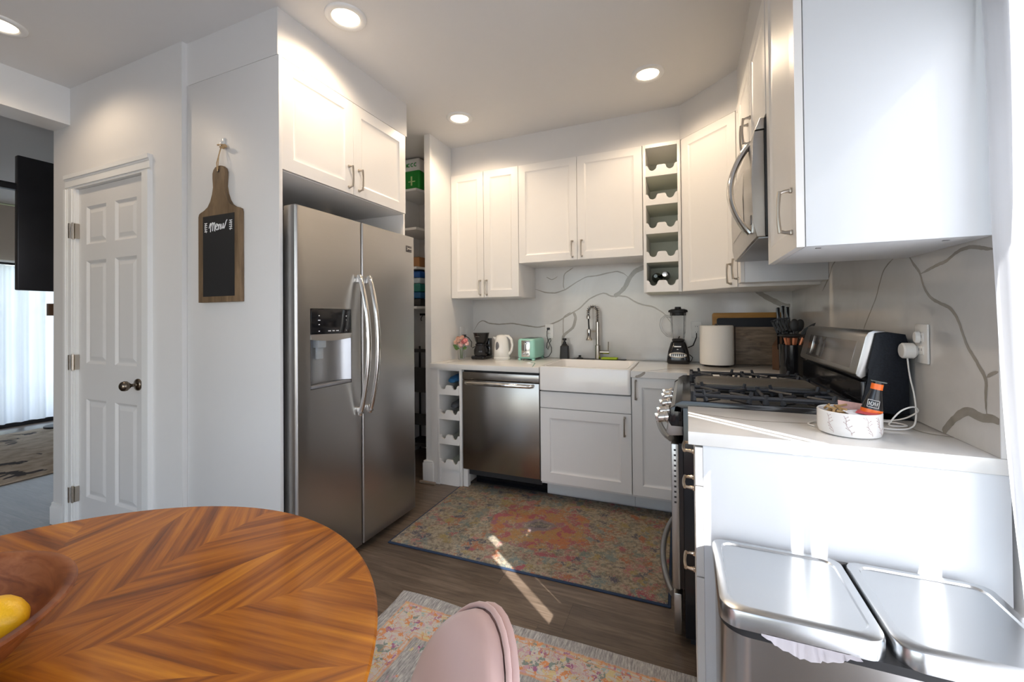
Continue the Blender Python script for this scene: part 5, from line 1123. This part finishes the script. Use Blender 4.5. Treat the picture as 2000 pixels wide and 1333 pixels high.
# paper pack
t = thing('paper_pack', 'green and white plastic pack of paper rolls on the top pantry shelf', 'package', (-2.25, 3.16, 2.384))
GR = mat('pack_green', (.02, .30, .04), .35, var=.15, nscale=6)
m = MB().box((-2.385, 3.03, 2.385), (-2.125, 3.30, 2.555), .02, 3); add('green_wrap', m, GR, t, smooth=50)
m = MB().box((-2.381, 3.033, 2.545), (-2.13, 3.297, 2.665), .025, 3); add('white_wrap', m, WHITEP, t, smooth=50)
m = MB()
for i in range(3): m.tube([(-2.235+i*.035+.014*math.cos(a*PI/6), 3.0305, 2.60+.014*math.sin(a*PI/6)) for a in range(2, 11)], .004, 5)
m.box((-2.262, 3.029, 2.588), (-2.250, 3.032, 2.613)); add('pack_lettering', m, GR, t, smooth=0)
m = MB().box((-2.24, 3.028, 2.45), (-2.17, 3.0305, 2.458)).box((-2.215, 3.028, 2.42), (-2.20, 3.0305, 2.50)).box((-2.36, 3.028, 2.50), (-2.28, 3.0305, 2.51)); add('pale_mark', m, mat('pack_cream', (.60, .75, .35), .5), t, smooth=0)
tag(bx('cardboard_box', (-2.39, 3.02, 1.7055), (-2.125, 3.3, 1.79), mat('box_brown', (.36, .17, .07), .7, var=.1), bev=.003, origin=(-2.2, 3.1, 1.7055)), 'low brown box on the third pantry shelf', 'box')
for zb_, zt_, nm, lb, cl in ((1.3625, 1.43, 'storage_bag', 'black bag at the bottom of the lowest pantry shelf stack', (.015, .015, .02)), (1.431, 1.487, 'storage_bag', 'blue bag above the black bag on the lowest pantry shelf', (.01, .10, .26)), (1.488, 1.56, 'storage_bag', 'teal and green bag in the middle of the lowest pantry shelf stack', (.01, .16, .14)), (1.561, 1.612, 'storage_bag', 'pale grey bag near the top of the lowest pantry shelf stack', (.42, .50, .56)), (1.613, 1.67, 'storage_bag', 'bright blue bag on top of the lowest pantry shelf stack', (.01, .09, .36))):
    m = MB().box((-2.38, 3.03, zb_), (-2.125, 3.30, zt_), .012, 3); tag(add(nm, m, mat('bag_'+lb[:6].strip().replace(' ', '_'), cl, .4, var=.25, nscale=10), smooth=50, origin=(-2.25, 3.16, zb_)), lb, 'bag')
t = thing('hook_rail', 'black hook rail on the pantry wall below the lowest shelf', 'hook rail', (-2.1, 3.4, 1.27))
bx('rail', (-2.39, 3.398, 1.285), (-1.87, 3.4145, 1.305), BLACKM, t)
for i in range(4): x_ = -2.35+.13*i; add('hook', MB().tube([(x_, 3.398, 1.29), (x_, 3.37, 1.27), (x_, 3.36, 1.25), (x_, 3.365, 1.235), (x_, 3.375, 1.24)], .004, 6), BLACKM, t)
t = thing('storage_rack', 'black slatted storage rack standing low in the pantry', 'rack', (-2.2, 3.25, 0))
for x_ in (-2.38, -1.90): 
    for y_ in (3.12, 3.38): add('post', MB().tube([(x_, y_, 0), (x_, y_, .99)], .009, 8), BLACKM, t)
for z, h in ((.12, .03), (.31, .10), (.60, .22), (.955, .03)): bx('crossbar', (-2.38, 3.112, z-.0), (-1.90, 3.12, z+h), BLACKM, t); bx('tray', (-2.38, 3.12, z), (-1.90, 3.38, z+.008), BLACKM, t)
# ------------------------------------------------------------------ living room beyond the opening
t = thing('television', 'large black flat panel on a dark arm in the far room at the left edge', 'television', (-4.62, 1.9, 1.49))
m = MB().box((-4.66, 1.455, 1.495), (-4.61, 2.35, 2.51), .008); add('screen', m, mat('tv_black', (.02, .02, .024), .32, var=.3, nscale=1), t)
m = MB().box((-4.69, .60, 2.25), (-4.63, 2.2, 2.30), .006); add('mount_arm', m, BLACKM, t)
tag(bx('living_rug', (-7.0, .4, 0), (-4.87, 3.1, .012), LRUG, bev=.004, origin=(-6, 1.7, 0)), 'beige rug with black brush pattern on the far room floor', 'rug')
t = thing('floor_lamp', 'brown drum lamp shade half hidden by the wall edge in the far room', 'lamp', (-6.9, 2.56, 0))
add('lamp_shade', MB().lathe([(.10, 1.33), (.105, 1.33), (.105, 1.47), (.10, 1.47)], (-6.9, 2.52, 0), 32), mat('shade_brown', (.16, .08, .04), .7), t)
add('pole', MB().tube([(-6.9, 2.52, .02), (-6.9, 2.52, 1.40)], .012, 8), BLACKM, t); add('base', MB().lathe([(0, 0), (.13, 0), (.13, .02), (0, .025)], (-6.9, 2.52, .012), 32), BLACKM, t)
